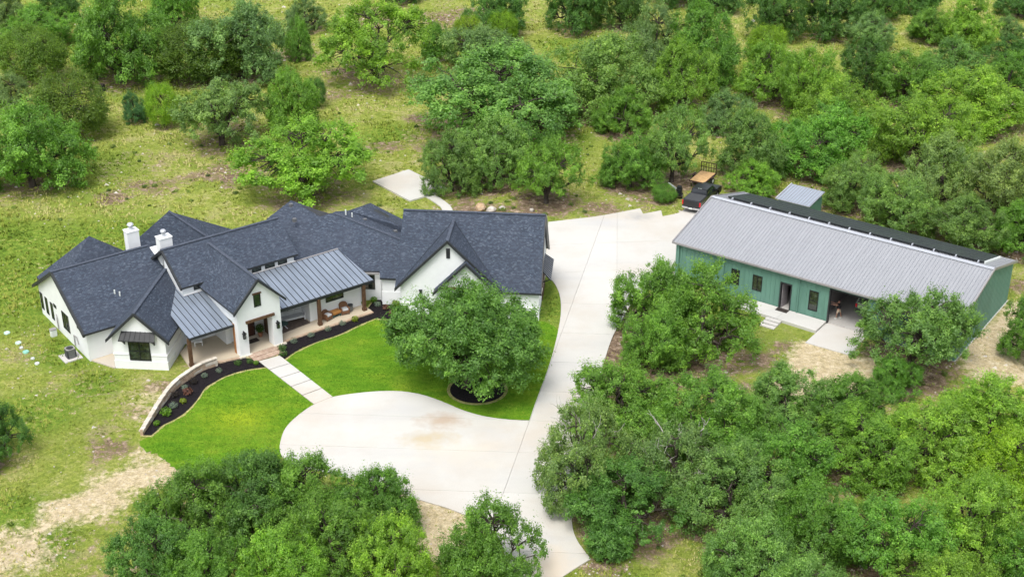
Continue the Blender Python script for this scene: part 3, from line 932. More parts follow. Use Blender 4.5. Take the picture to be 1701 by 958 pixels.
# front walk: five poured panels
A0, A1 = Vector((-21.15, 97.0)), Vector((-15.25, 91.35)); B0, B1 = Vector((-19.0, 98.15)), Vector((-13.95, 92.45))
A0 = Vector((-20.6, 98.0)); B0 = Vector((-19.05, 98.95)); 
walk = tag(MB().prism([tuple(A0), tuple(A1), tuple(B1), tuple(B0)], -.05, .045).build('front_walk', MAT['mulch']), kind='structure')
for i in range(5):
    t0, t1 = i / 5 + (.006 if i else 0), (i + 1) / 5 - .004
    MB().prism([tuple(A0.lerp(A1, t0)), tuple(A0.lerp(A1, t1)), tuple(B0.lerp(B1, t1)), tuple(B0.lerp(B1, t0))], .046, .10).build('walk_panel', 'drive', walk)

s = tag(MB().prism(SLAB, -.1, .16).build('patio_slab', 'drive'), 'bare pale concrete slab in the rough grass behind the house', 'concrete slab')
tag(MB().prism(chaikin(SLABWALK, 1, 60), -.1, .10).build('back_walk', 'drive'), kind='structure')

# ---------------------------------------------------------------- retaining wall of laid stone
rw = thing('retaining_wall', 'low curved stone retaining wall capped with pale limestone beside the black bed', 'wall', frame(-27.3, 87, 0))
WL = []
wp = [Vector(p) for p in WALL_LINE]
for i in range(len(wp) - 1):
    n = max(1, int((wp[i + 1] - wp[i]).length / .2))
    WL += [wp[i].lerp(wp[i + 1], k / n) for k in range(n)]
WL.append(wp[-1])
for _ in range(4):
    WL = [WL[0]] + [(WL[i - 1] + WL[i] * 2 + WL[i + 1]) / 4 for i in range(1, len(WL) - 1)] + [WL[-1]]
cum = [0]
for i in range(1, len(WL)): cum.append(cum[-1] + (WL[i] - WL[i - 1]).length)
def wl(s):
    s = min(max(s, 0), cum[-1])
    for i in range(1, len(cum)):
        if cum[i] >= s:
            t = (s - cum[i - 1]) / (cum[i] - cum[i - 1] + 1e-9)
            d = (WL[i] - WL[i - 1]).normalized()
            return WL[i - 1].lerp(WL[i], t), Vector((-d.y, d.x))
    return WL[-1], Vector((0, 1))
def curved_block(name, s0, s1, in_, out_, z0, z1, mat, parent):
    b = MB()
    pa, na = wl(s0); pb, nb = wl(s1)
    P = [pa - na * in_, pb - nb * in_, pb + nb * out_, pa + na * out_]
    b.prism([tuple(p) for p in P], z0, z1)
    return b.build(name, mat, parent)
s = 0.0; total = cum[-1]
while s < total - .1:
    e = min(s + random.uniform(.55, .9), total)
    hh = .34 + .34 * min(1, 2.2 * s / total)
    curved_block('cap_stone', s + .006, e - .006, .03, .30, hh, hh + .10, 'limestone', rw); s = e
for k in range(3):
    s = random.uniform(0, .2)
    curved_block('stone', 0, s, 0, .22, -.05 + .19 * k, .125 + .19 * k, 'tan_stone', rw)
    while s < total - .05:
        e = min(s + random.uniform(.3, .65), total)
        hh = .34 + .34 * min(1, 2.2 * s / total)
        curved_block('stone', s + .012, e - .01, random.uniform(-.02, .03), .24, -.05 + .19 * k, min(.125 + .19 * k + (.05 if k == 2 else 0), hh - .004), 'tan_stone' if random.random() < .6 else 'limestone', rw); s = e

# ---------------------------------------------------------------- the house
house = thing('farmhouse', 'long white brick farmhouse with dark shingle roofs and standing seam porch roofs', 'house', M_)
def wall(F, fn, name='wall', mat='stucco', **k):
    b = MB(F); fn(b); return b.build(name, mat, house)
def pent_x(b, x0, x1, y0, y1, ze, zr, z0=-.1, ym=None):
    ym = (y0 + y1) / 2 if ym is None else ym
    b.xprism([(y0, z0), (y1, z0), (y1, ze), (ym, zr), (y0, ze)], x0, x1)
def pent_y(b, x0, x1, y0, y1, ze, zr, z0=-.1):
    b.yprism([(x0, z0), (x1, z0), (x1, ze), ((x0 + x1) / 2, zr), (x0, ze)], y0, y1)
def roof(F, planes, name='roof', mats=('shingle', 'fascia'), t=.17):
    b = MB(F)
    for p in planes: b.slab(p, t)
    return b.build(name, mats, house, recalc=False)
def ridge_cap(F, p0, p1, parent, r=.12):
    a, b_ = Vector(p0), Vector(p1)
    return MB(F).bar(a + Vector((0, 0, .02)), b_ + Vector((0, 0, .02)), .26, .07).build('ridge_cap', 'ridge', parent)
MAT['ridge'] = simple('ridge_shingles', rgb(.065, .078, .105), .9, 0, .3, 6)

def window(F, axis, pos, a0, a1, z0, z1, sgn, cols=1, rows=1, parent=house, fr=.06, frame_mat='black_metal', name='window'):
    """axis 'y': wall plane at y=pos facing sgn*y; axis 'x': plane x=pos facing sgn*x"""
    b = MB(F)
    def bx(lo, hi, zz0, zz1, d0, d1):
        q0, q1 = pos + sgn * d0, pos + sgn * d1
        if axis == 'y': b.box(lo, hi, q0, q1, zz0, zz1)
        else: b.box(q0, q1, lo, hi, zz0, zz1)
    bx(a0, a0 + fr, z0, z1, -.02, .05); bx(a1 - fr, a1, z0, z1, -.02, .05)
    bx(a0 + fr, a1 - fr, z0, z0 + fr, -.02, .05); bx(a0 + fr, a1 - fr, z1 - fr, z1, -.02, .05)
    for i in range(1, cols):
        c = a0 + (a1 - a0) * i / cols; bx(c - fr * .55, c + fr * .55, z0 + fr, z1 - fr, -.02, .045)
    for i in range(1, rows):
        c = z0 + (z1 - z0) * i / rows; bx(a0 + fr, a1 - fr, c - fr * .4, c + fr * .4, -.02, .04)
    o = b.build(name, frame_mat, parent)
    b = MB(F)
    for i in range(cols):
        lo = a0 + (a1 - a0) * i / cols + fr * .6; hi = a0 + (a1 - a0) * (i + 1) / cols - fr * .6
        bx(lo, hi, z0 + fr * .8, z1 - fr * .8, -.01, .012)
    b.build('pane', 'glass', o)
    return o

# left wing (A)
wall(M_, lambda b: pent_x(b, 0, 8.9, 0, 10.6, 2.84, 5.95))
rA = roof(M_, [[(-.38, -.36, 2.72), (8.9, -.36, 2.72), (8.2, 5.4, 6.10), (-.38, 5.4, 6.10)], [(-.38, 10.96, 2.72), (8.9, 10.96, 2.72), (8.2, 5.4, 6.10), (-.38, 5.4, 6.10)], [(8.0, 5.4, 6.08), (8.0, 10.96, 2.7), (11.0, 10.9, 2.7)]])
ridge_cap(M_, (-.38, 5.4, 6.1), (8.2, 5.4, 6.1), rA)
MB(M_).slab([(-.42, -.38, 2.74), (-.22, -.38, 2.74), (-.22, 5.4, 6.14), (-.42, 5.4, 6.14)], .26).slab([(-.42, 10.98, 2.74), (-.22, 10.98, 2.74), (-.22, 5.4, 6.14), (-.42, 5.4, 6.14)], .26).build('rake_board', ['fascia', 'fascia'], house)
for (a, b_) in ((10.45, 11.0), (9.3, 9.85), (8.05, 8.6)): window(M_, 'x', 0, a - .6, b_ - .6, .62, 2.2, -1)
window(M_, 'x', 0, 6.55, 7.15, 2.1, 2.4, -1)
window(M_, 'x', 0, 3.85, 5.3, .9, 2.5, -1, cols=3)
window(M_, 'x', 0, 1.45, 1.9, 2.3, 2.58, -1)
MB(M_).tube((-.09, 6.6, .2), (-.09, 6.6, 1.3), .05).tube((-.09, 6.6, 1.3), (0, 6.9, 1.5), .04).build('conduit', 'trim_grey', house)
MB(M_).tube((-.08, 2.9, .2), (-.08, 2.9, 1.2), .045).tube((-.08, 2.9, 1.2), (-.08, 2.3, 1.25), .045).tube((-.08, 2.3, 1.25), (-.08, 2.0, .7), .045).build('conduit', 'trim_grey', house)
# roof jacks on the left wing
for (u, w, zr_) in ((3.6, 2.2, 4.2), (3.9, 1.9, 4.05)):
    MB(M_).tube((u, w, zr_ - .2), (u, w, zr_ + .35), .07, .06).build('vent_pipe', 'white_plastic', house)
# hipped roof behind the left wing (B)
wall(M_, lambda b: b.box(1.6, 7.4, 10.4, 11.3, -.1, 3.0))
roof(M_, [[(4.55, 9.2, 6.62), (.1, 6.8, 3.05), (8.9, 6.7, 3.05)], [(4.55, 9.2, 6.62), (8.9, 6.7, 3.05), (8.6, 11.6, 3.05)], [(4.55, 9.2, 6.62), (8.6, 11.6, 3.05), (.3, 11.6, 3.05)], [(4.55, 9.2, 6.62), (.3, 11.6, 3.05), (.1, 6.8, 3.05)]])
# hipped roof behind the great room (F)
wall(M_, lambda b: b.prism([(9.2, 10.6), (15.8, 5.0), (17.6, 9.2), (13.2, 13.4)], -.1, 2.9))
rF = roof(M_, [[(11.95, 9.2, 6.97), (7.6, 11.5, 2.95), (16.1, 2.7, 3.02)], [(11.95, 9.2, 6.97), (16.1, 2.7, 3.02), (18.9, 9.45, 2.95)], [(11.95, 9.2, 6.97), (18.9, 9.45, 2.95), (13.2, 15.4, 2.95)], [(11.95, 9.2, 6.97), (13.2, 15.4, 2.95), (7.6, 11.5, 2.95)]])
ridge_cap(M_, (11.95, 9.2, 6.97), (16.1, 2.7, 3.02), rF)
# great room (D)
wall(M_, lambda b: b.xprism([(-1.0, -.1), (2.3, -.1), (2.3, 6.55), (1.95, 6.86), (-1.0, 4.62)], 8.2, 18.6))
rD = roof(M_, [[(7.88, -1.3, 4.76), (18.9, -1.3, 4.76), (18.9, 1.95, 7.02), (7.88, 1.95, 7.02)], [(7.88, 5.2, 4.76), (18.9, 5.2, 4.76), (18.9, 1.95, 7.02), (7.88, 1.95, 7.02)]])
ridge_cap(M_, (7.88, 1.95, 7.02), (18.9, 1.95, 7.02), rD)
MB(M_).slab([(7.85, -1.33, 4.78), (8.02, -1.33, 4.78), (8.02, 1.95, 7.05), (7.85, 1.95, 7.05)], .24).slab([(7.85, 5.23, 4.78), (8.02, 5.23, 4.78), (8.02, 1.95, 7.05), (7.85, 1.95, 7.05)], .24).build('rake_board', ['fascia', 'fascia'], house)
wall(M_, lambda b: b.box(14.2, 18.7, -1.14, -1.0, 4.0, 4.08), 'sill', 'stucco_trim')
wall(M_, lambda b: b.box(8.2, 10.0, -1.10, -1.0, 3.86, 3.94), 'sill', 'stucco_trim')
for a, b_ in ((14.55, 15.42), (15.8, 16.72), (17.05, 17.92)): window(M_, 'y', -1.0, a, b_, 4.10, 4.56, -1)
window(M_, 'y', -1.0, 9.15, 9.95, 4.1, 4.5, -1)
# vents on the long roofs
for (u, w, z, mt) in ((18.6, 3.0, 6.25, 'steel_dark'), (21.0, 2.9, 5.95, 'steel_dark'), (21.9, 5.1, 6.4, 'steel_dark'), (27.2, 1.1, 4.9, 'steel_dark'), (28.7, -1.6, 4.3, 'steel_dark')):
    MB(M_).box(u - .16, u + .16, w - .16, w + .16, z - .2, z + .12, b=.04).build('roof_vent', mt, house)
for (u, w, z) in ((26.1, 2.6, 5.4), (26.4, 2.0, 5.2)):
    MB(M_).tube((u, w, z - .3), (u, w, z + .3), .07, .06).build('vent_pipe', 'white_plastic', house)
# chimneys
def chimney(u, w, hw, hd, z0, z1, dia):
    c = MB(M_).box(u - hw, u + hw, w - hd, w + hd, z0, z1).box(u - hw - .05, u + hw + .05, w - hd - .05, w + hd + .05, z1, z1 + .06).build('chimney', 'stucco', house)
    MB(M_).tube((u, w, z1 + .06), (u, w, z1 + .42), dia * .55, dia * .55, 12).build('flue', 'tin', c)
    MB(M_).tube((u, w, z1 + .42), (u, w, z1 + .55), dia * .8, dia * .8, 12).tube((u, w, z1 + .55), (u, w, z1 + .66), dia * 1.0, dia * .7, 12).build('chimney_cap', 'tin', c)
chimney(7.55, 7.2, .52, .42, 4.2, 7.05, .3)
chimney(8.95, 3.6, .56, .42, 5.0, 7.35, .26)
# entry gable (E)
b = MB(M_); b.yprism([(10.0, 3.02), (13.9, 3.02), (13.9, 4.5), (11.95, 6.55), (10.0, 4.5)], -7.0, -1.0)
b.box(10.0, 10.85, -7.0, -6.0, .1, 3.02); b.box(13.1, 13.9, -7.0, -6.1, .1, 3.02)
b.box(10.02, 10.3, -2.4, -1.0, -.1, 3.02); b.box(13.6, 13.88, -3, -1.0, -.1, 3.02)
b.build('entry_tower', 'stucco', house)
rE = roof(M_, [[(9.62, -7.35, 4.36), (11.95, -7.35, 6.75), (11.95, 1.7, 6.75), (9.62, 1.7, 4.36)], [(14.28, -7.35, 4.36), (11.95, -7.35, 6.75), (11.95, 1.7, 6.75), (14.28, 1.7, 4.36)]])
ridge_cap(M_, (11.95, -7.35, 6.75), (11.95, 1.4, 6.75), rE)
MB(M_).slab([(9.58, -7.40, 4.36), (11.95, -7.40, 6.79), (11.95, -7.22, 6.79), (9.58, -7.22, 4.36)], .27).slab([(14.32, -7.40, 4.36), (11.95, -7.40, 6.79), (11.95, -7.22, 6.79), (14.32, -7.22, 4.36)], .27).build('rake_board', ['fascia', 'fascia'], house)
window(M_, 'y', -7.0, 11.58, 12.2, 4.2, 5.32, -1)
MB(M_).box(11.5, 12.28, -7.1, -7.0, 5.33, 5.45).build('lintel', 'wood', house)
MB(M_).box(10.7, 13.3, -7.14, -6.98, 2.98, 3.2).build('beam', 'wood', house)
for u in (10.42, 13.5):
    lan = MB(M_).box(u - .12, u + .12, -7.26, -7.08, 1.75, 2.2, b=.03).box(u - .15, u + .15, -7.29, -7.05, 2.2, 2.26).box(u - .04, u + .04, -7.2, -7.0, 2.26, 2.4).build('wall_lantern', 'black_metal', house)
    MB(M_).box(u - .1, u + .1, -7.28, -7.1, 1.85, 2.1).build('lamp_glass', 'glass', lan)
# back wall of the entry porch with the front door
MB(M_).box(10.3, 13.9, -4.25, -4.05, .15, 3.0).build('wall', 'stucco', house)
dr = MB(M_).box(11.45, 12.75, -4.34, -4.25, .15, 2.55).build('front_door', 'black_metal', house)
MB(M_).box(11.55, 12.65, -4.38, -4.34, .22, 2.45).box(11.7, 12.5, -4.41, -4.38, 1.5, 2.3).box(11.7, 12.5, -4.41, -4.38, .4, 1.3).build('door_leaf', 'door_wood', dr)
MB(M_).tube((12.55, -4.38, 1.1), (12.55, -4.48, 1.1), .04).build('handle', 'chrome', dr)
MB(M_).box(9.98, 10.26, -6.35, -6.0, .15, 2.9).build('post', 'cedar', house)
MB(M_).box(13.62, 13.86, -6.1, -4.3, .15, 3.0).build('side_panel', 'wood', house)
# bay gable (C)
wall(CB_, lambda b: b.yprism([(-4.35, -.1), (0, -.1), (0, 2.92), (-2.18, 5.02), (-4.35, 2.92)], 0, 8.4))
rC = roof(CB_, [[(-4.72, -.33, 2.76), (-2.18, -.33, 5.2), (-2.18, 8.6, 5.2), (-4.72, 8.6, 2.76)], [(.36, -.33, 2.76), (-2.18, -.33, 5.2), (-2.18, 8.6, 5.2), (.36, 8.6, 2.76)]])
ridge_cap(CB_, (-2.18, -.33, 5.2), (-2.18, 7.8, 5.2), rC)
MB(CB_).slab([(-4.76, -.38, 2.76), (-2.18, -.38, 5.24), (-2.18, -.2, 5.24), (-4.76, -.2, 2.76)], .27).slab([(.40, -.38, 2.76), (-2.18, -.38, 5.24), (-2.18, -.2, 5.24), (.40, -.2, 2.76)], .27).build('rake_board', ['fascia', 'fascia'], house)
MB(CB_).box(-4.41, -3.12, -.06, .3, 1.28, 1.38).build('ledge', 'stucco_trim', house)
MB(CB_).prism([(-1.25, -.06), (.06, -.06), (.06, 4.5), (-.3, 4.5), (-.3, .3), (-1.25, .3)], 1.28, 1.38).build('ledge', 'stucco_trim', house)
MB(CB_).prism([(-4.39, -.04), (.04, -.04), (.04, 4.5), (-.2, 4.5), (-.2, .2), (-4.39, .2)], -.1, .74).build('base_course', 'stucco', house)
window(CB_, 'y', 0, -3.07, -1.3, .8, 2.5, -1, cols=2, rows=2, fr=.07)
aw = MB(CB_).slab([(-3.62, -.62, 2.86), (-.66, -.62, 2.86), (-.75, -.02, 3.42), (-3.5, -.02, 3.42)], .06).build('awning', ['black_metal', 'black_metal'], house, recalc=False)
for i in range(8):
    x0 = -3.58 + i * .415
    MB(CB_).bar((x0, -.62, 2.88), (-3.46 + i * .385, -.02, 3.44), .035, .05).build('seam', 'black_metal', aw)
for x in (-3.35, -.9):
    MB(CB_).bar((x, -.02, 2.3), (x, -.5, 2.8), .08, .08).bar((x, -.03, 2.25), (x, -.03, 2.85), .08, .06).bar((x, -.03, 2.78), (x, -.58, 2.78), .08, .06).build('bracket', 'black_metal', aw)
MB(CB_).box(.0, .1, 1.5, 1.75, .45, .7).build('utility_box', 'white_plastic', house)

MB(M_).prism([(.1, -.03), (1.1, -2.35), (3.4, -.9), (3.0, -.03)], -.05, .12).build('side_step', 'porch_floor', house)
# porch floors, stone edges and posts
MB(M_).prism([(5.9, -6.15), (6.35, -3.3), (7.6, -2.3), (10.3, -2.3), (10.3, -6.9), (7.5, -6.35)], -.05, .15).build('porch_floor', 'porch_floor', house)
MB(M_).box(10.3, 13.75, -7.02, -2.2, -.05, .152).build('porch_floor', 'porch_floor', house)
MB(M_).box(13.75, 22.85, -6.62, -2.7, -.05, .15).build('porch_floor', 'porch_floor', house)
def edge_stones(F, p0, p1, width, z0, z1, mat):
    a, b_ = Vector(p0), Vector(p1); L = (b_ - a).length; d = (b_ - a) / L; n = Vector((d.y, -d.x)); s = 0
    while s < L - .05:
        e = min(L, s + random.uniform(.42, .8)); w = width + random.uniform(-.03, .03)
        P = [a + d * (s + .008), a + d * (e - .008), a + d * (e - .008) + n * w, a + d * (s + .008) + n * w]
        MB(F).prism([tuple(p) for p in P], z0, z1 + random.uniform(-.008, .008)).build('edge_stone', mat, house)
        s = e
edge_stones(M_, (13.9, -6.62), (22.85, -6.62), .28, -.05, .155, 'tan_stone')
edge_stones(M_, (5.9, -6.17), (7.5, -6.37), .25, -.05, .155, 'tan_stone')
edge_stones(M_, (7.5, -6.37), (10.0, -6.92), .25, -.05, .155, 'tan_stone')
MB(M_).box(9.85, 11.0, -7.2, -6.95, -.05, .17).build('edge_stone', 'limestone', house)
MB(M_).box(13.0, 14.15, -7.2, -6.95, -.05, .17).build('edge_stone', 'limestone', house)
MAT['brick_step'] = stone_mat('pinkish_brick', rgb(.30, .20, .15), rgb(.46, .34, .26), rgb(.58, .48, .39))
for k, (w0, w1, z) in enumerate(((-7.72, -7.05, .16), (-8.35, -7.72, .10))):
    for i in range(10):
        u = 10.6 + i * .26
        MB(M_).box(u + .006, u + .254, w0 + .005, w1 - .005, -.05, z + random.uniform(-.006, .006)).build('step_brick', 'brick_step', house)
for (u, w) in ((6.15, -5.95), (17.95, -6.15), (22.4, -6.12)):
    MB(M_).box(u - .13, u + .13, w - .13, w + .13, .1, 2.62).box(u - .17, u + .17, w - .17, w + .17, .15, .4).build('post', 'wood', house)
MB(M_).box(14.0, 23.2, -6.14, -6.02, 2.5, 2.64).build('beam', 'fascia', house)
MB(M_).box(6.2, 10.0, -6.08, -5.95, 2.5, 2.66).build('beam', 'fascia', house)
# rooms behind the porches
b = MB(M_)
b.prism([(7.6, -2.35), (10.06, -2.35), (10.06, -4.4), (10.5, -4.4), (10.5, -1.0), (7.2, -1.0)], -.1, 3.1)
b.build('wall', 'stucco', house)
b = MB(M_)
b.prism([(13.7, -2.7), (17.6, -2.7), (17.6, -5.1), (22.7, -5.1), (22.7, -1.0), (13.7, -1.0)], -.1, 2.9)
b.build('wall', 'stucco', house)
window(M_, 'y', -5.1, 19.2, 20.95, 1.45, 2.35, -1, fr=.05)
window(M_, 'y', -2.7, 14.6, 16.4, .9, 2.3, -1, cols=2)
b = MB(M_)
b.prism([(22.7, -4.6), (23.5, -4.15), (24.72, -5.15), (24.42, -5.95), (25.6, -7.0), (27.6, -4.0), (26, 3), (22.3, 5.2), (19.5, 4.6), (18.5, -1)], -.1, 2.60)
b.build('wall', 'stucco', house)
b = MB(M_); b.prism([(27.4, -3.5), (30.6, -1.9), (29.4, 3.4), (26.2, 3.6)], -.1, 2.9); b.build('wall', 'stucco', house)
gd = Vector((24.72 - 23.5, -5.15 + 4.15)); gF = M_ @ Matrix.Translation((23.5, -4.15, 0)) @ Matrix.Rotation(atan2(gd.y, gd.x), 4, 'Z')
window(gF, 'y', 0, .1, 1.1, 1.1, 2.7, -1, fr=.05)
gd2 = Vector((25.6 - 24.42, -7.0 + 5.95)); gF2 = M_ @ Matrix.Translation((24.42, -5.95, 0)) @ Matrix.Rotation(atan2(gd2.y, gd2.x), 4, 'Z')
MB(gF2).box(-.05, gd2.length, -.04, .1, -.05, 1.3).build('base_course', 'stucco', house)
# main right roof (G) and the roofs behind it (K, J)
rG = roof(M_, [[(24.1, -6.1, 2.76), (25.45, -7.35, 2.76), (26.7, -5.9, 3.34), (25.1, -4.5, 3.34)], [(22.2, 5.6, 6.6), (23.3, 2.6, 5.7), (24.6, 2.2, 5.9), (27.9, -3.7, 4.5), (26.9, -7.2, 2.55), (25.7, -6.55, 2.6), (24.85, -5.25, 2.86), (23.75, -4.40, 2.88), (16.6, 1.0, 2.9), (19.5, 5.3, 5.6)]])
roof(M_, [[(22.2, 5.6, 6.6), (24.9, 4.0, 5.15), (24.6, 2.2, 5.9), (23.3, 2.6, 5.72)],
          [(22.2, 5.6, 6.6), (24.9, 4.0, 5.15), (24.2, 7.5, 2.9), (20.5, 9.2, 2.9)],
          [(24.6, 2.2, 5.9), (27.9, -3.7, 4.5), (29.41, -1.69, 4.0), (26.8, 3.34, 5.15), (25.6, 3.6, 5.3)]])
roof(M_, [[(26.8, 3.34, 5.15), (29.41, -1.69, 4.0), (29.44, -1.75, 4.6), (27.88, 2.81, 5.42)], [(27.88, 2.81, 5.42), (29.44, -1.75, 4.62), (31.6, 1.45, 3.6), (29.57, 3.93, 5.0)], [(27.88, 2.81, 5.42), (29.57, 3.93, 5.0), (27.4, 6.4, 2.9), (25.2, 4.8, 4.2), (26.8, 3.34, 5.15)]])
ridge_cap(M_, (24.6, 2.2, 5.9), (27.9, -3.7, 4.5), rG)
MB(M_).box(29.0, 30.6, -1.55, -1.35, 2.6, 3.5).build('wall', 'stucco', house)
MB(gF).box(-.1, 1.55, -.35, -.22, 2.68, 2.84).build('gutter', 'trim_grey', house)
# garage wing (H)
pitchH = (8.0 - 2.8) / 4.7
wall(H_, lambda b: pent_x(b, .02, 11.92, 0, 8.8, 2.95, 7.75))
rH = roof(H_, [[(8.84, -.32, 2.78), (12.1, -.32, 2.78), (12.1, 4.4, 8.0), (4.2, 4.4, 8.0), (4.2, 3.9, 7.45)], [(4.2, 3.9, 7.45), (4.2, 4.4, 8.0), (-.25, 4.4, 8.0), (-.43, -.32, 2.78)], [(-.45, 9.12, 2.78), (12.1, 9.12, 2.78), (12.1, 4.4, 8.0), (-.25, 4.4, 8.0)]])
ridge_cap(H_, (-.25, 4.4, 8.0), (12.1, 4.4, 8.0), rH)
MB(H_).slab([(12.08, -.34, 2.78), (12.18, -.34, 2.78), (12.18, 4.4, 8.03), (12.08, 4.4, 8.03)], .2).build('rake_board', ['fascia', 'fascia'], house)
MB(H_).slab([(12.08, 9.14, 2.78), (12.25, 9.14, 2.78), (12.25, 4.4, 8.03), (12.08, 4.4, 8.03)], .26).build('rake_board', ['trim_grey', 'trim_grey'], house)
wall(H_, lambda b: b.yprism([(0, -.1), (8.4, -.1), (8.4, 2.95), (4.2, 7.15), (0, 2.95)], -.03, 4.2))
rH1 = roof(H_, [[(-.42, -.38, 2.74), (4.2, -.38, 7.4), (4.2, 4.0, 7.4), (-.42, -.1, 2.74)], [(8.82, -.38, 2.74), (4.2, -.38, 7.4), (4.2, 4.0, 7.4), (8.82, -.1, 2.74)]])
ridge_cap(H_, (4.2, -.38, 7.4), (4.2, 3.9, 7.4), rH1)
MB(H_).slab([(-.46, -.43, 2.74), (4.2, -.43, 7.44), (4.2, -.25, 7.44), (-.46, -.25, 2.74)], .28).slab([(8.86, -.43, 2.74), (4.2, -.43, 7.44), (4.2, -.25, 7.44), (8.86, -.25, 2.74)], .28).build('rake_board', ['fascia', 'fascia'], house)
wall(H_, lambda b: b.yprism([(3.35, -.1), (8.25, -.1), (8.25, 2.95), (5.8, 5.42), (3.35, 2.95)], -.55, 0))
rH2 = roof(H_, [[(2.95, -.92, 2.72), (5.8, -.92, 5.62), (5.8, .2, 5.62), (2.95, .2, 2.72)], [(8.65, -.92, 2.72), (5.8, -.92, 5.62), (5.8, .2, 5.62), (8.65, .2, 2.72)]])
MB(H_).slab([(2.91, -.97, 2.72), (5.8, -.97, 5.66), (5.8, -.79, 5.66), (2.91, -.79, 2.72)], .27).slab([(8.69, -.97, 2.72), (5.8, -.97, 5.66), (5.8, -.79, 5.66), (8.69, -.79, 2.72)], .27).build('rake_board', ['fascia', 'fascia'], house)
MB(H_).box(3.6, 5.9, -.68, -.55, 3.0, 3.2).build('lintel', 'wood', house)
window(H_, 'y', -.55, 4.2, 7.4, .9, 2.6, -1, cols=3, rows=2)
louver = MB(H_).box(4.04, 4.36, -.10, -.03, 5.65, 6.55).build('gable_vent', 'black_metal', house)
for i in range(6): MB(H_).box(4.08, 4.32, -.13, -.10, 5.72 + i * .135, 5.79 + i * .135).build('slat', 'fascia', louver)
lan = MB(H_).box(1.66, 1.86, -.2, -.06, 2.25, 2.5, b=.03).box(1.62, 1.9, -.24, -.03, 2.5, 2.58).build('wall_lantern', 'black_metal', house)
MB(H_).box(-.06, 3.3, -.10, .1, 1.16, 1.27).box(8.3, 11.98, -.08, .1, 1.16, 1.27).box(11.8, 11.99, .1, 8.8, 1.16, 1.27).build('ledge', 'stucco_trim', house)
MB(H_).box(-.04, 3.3, -.07, .1, -.1, 1.16).build('base_course', 'stucco', house)
MB(H_).box(8.3, 11.96, -.05, .1, -.1, 1.16).build('base_course', 'stucco', house)
MAT['awning_grey'] = simple('grey_awning_metal', rgb(.24, .25, .28), .45, .3, .1)
awg = MB(H_).slab([(12.72, 3.3, 2.25), (12.72, 7.6, 2.25), (11.95, 7.2, 3.0), (11.95, 3.6, 3.0)], .06).build('awning', ['awning_grey', 'black_metal'], house, recalc=False)
for i in range(11):
    y0 = 3.35 + i * .42; y1 = 3.65 + i * .35
    MB(H_).bar((12.72, y0, 2.27), (11.95, y1, 3.02), .035, .06).build('seam', 'black_metal', awg)
for y in (3.6, 7.3): MB(H_).bar((11.93, y, 1.9), (12.6, y, 2.2), .08, .08).build('bracket', 'black_metal', awg)
gdoor = MB(H_).box(11.92, 11.97, 3.8, 7.1, 0, 2.25).build('garage_door', 'wood', house)
for i in range(4): MB(H_).box(11.97, 11.99, 3.85, 7.05, .04 + i * .555, .55 + i * .555).build('door_panel', 'wood', gdoor)

# standing seam porch roofs, panel by panel
def seam_roof(poly, z_of, u0, step, lean, name_parent):
    """poly in (u, w); panels run across w, seam lines lean by `lean` in u per w"""
    base = MB(M_).slab([(u, w, z_of(u, w) - .03) for u, w in poly], .10).build('porch_roof', ['fascia', 'fascia'], house, recalc=False)
    k = 0
    us = [p[0] for p in poly]; 
    n = int((max(us) - u0) / step) + 2
    for i in range(-1, n):
        a = u0 + i * step
        P = clip_half(poly, 1, 0, a + .012, 1)
        if len(P) > 2: P = clip_half(P, 1, 0, a + step - .012, -1)
        if len(P) < 3: continue
        ar = abs(sum(P[j - 1][0] * P[j][1] - P[j][0] * P[j - 1][1] for j in range(len(P)))) / 2
        if ar < .05: continue
        mb = MB(M_).slab([(u, w, z_of(u, w)) for u, w in P], .03)
        # raised seam on the low-u edge
        e = sorted([p for p in P if abs(p[0] - (a + .012)) < 1e-4], key=lambda p: p[1])
        if len(e) >= 2:
            p, q = e[0], e[-1]
            mb.bar((p[0], p[1], z_of(*p) + .02), (q[0], q[1], z_of(*q) + .02), .03, .06, 1)
        mb.build('metal_panel', ['seam_roof', 'seam_edge'], base, recalc=False)
    return base
MAT['seam_edge'] = simple('dark_seam', rgb(.06, .07, .085), .5, .3, .1)
p2 = lambda u, w: 4.0 + .235 * (w + 1.1)
seam_roof([(13.95, -6.18), (23.42, -6.18), (22.95, -1.05), (13.95, -1.05)], p2, 13.95, .53, 0, house)
p1 = lambda u, w: 3.82 + .195 * (w + 1.0)
seam_roof([(6.05, -6.25), (9.98, -6.25), (9.98, -1.02), (8.18, -1.02), (8.18, 1.9), (6.2, -1.05)], p1, 6.05, .49, 0, house)
MB(M_).box(13.95, 23.44, -6.26, -6.18, 2.66, 2.84).build('gutter', 'fascia', house)
MB(M_).box(6.03, 9.98, -6.33, -6.25, 2.66, 2.84).build('gutter', 'fascia', house)
MB(M_).bar((13.95, -1.09, 4.03), (22.97, -1.09, 4.03), .16, .05).build('flashing', 'trim_grey', house)
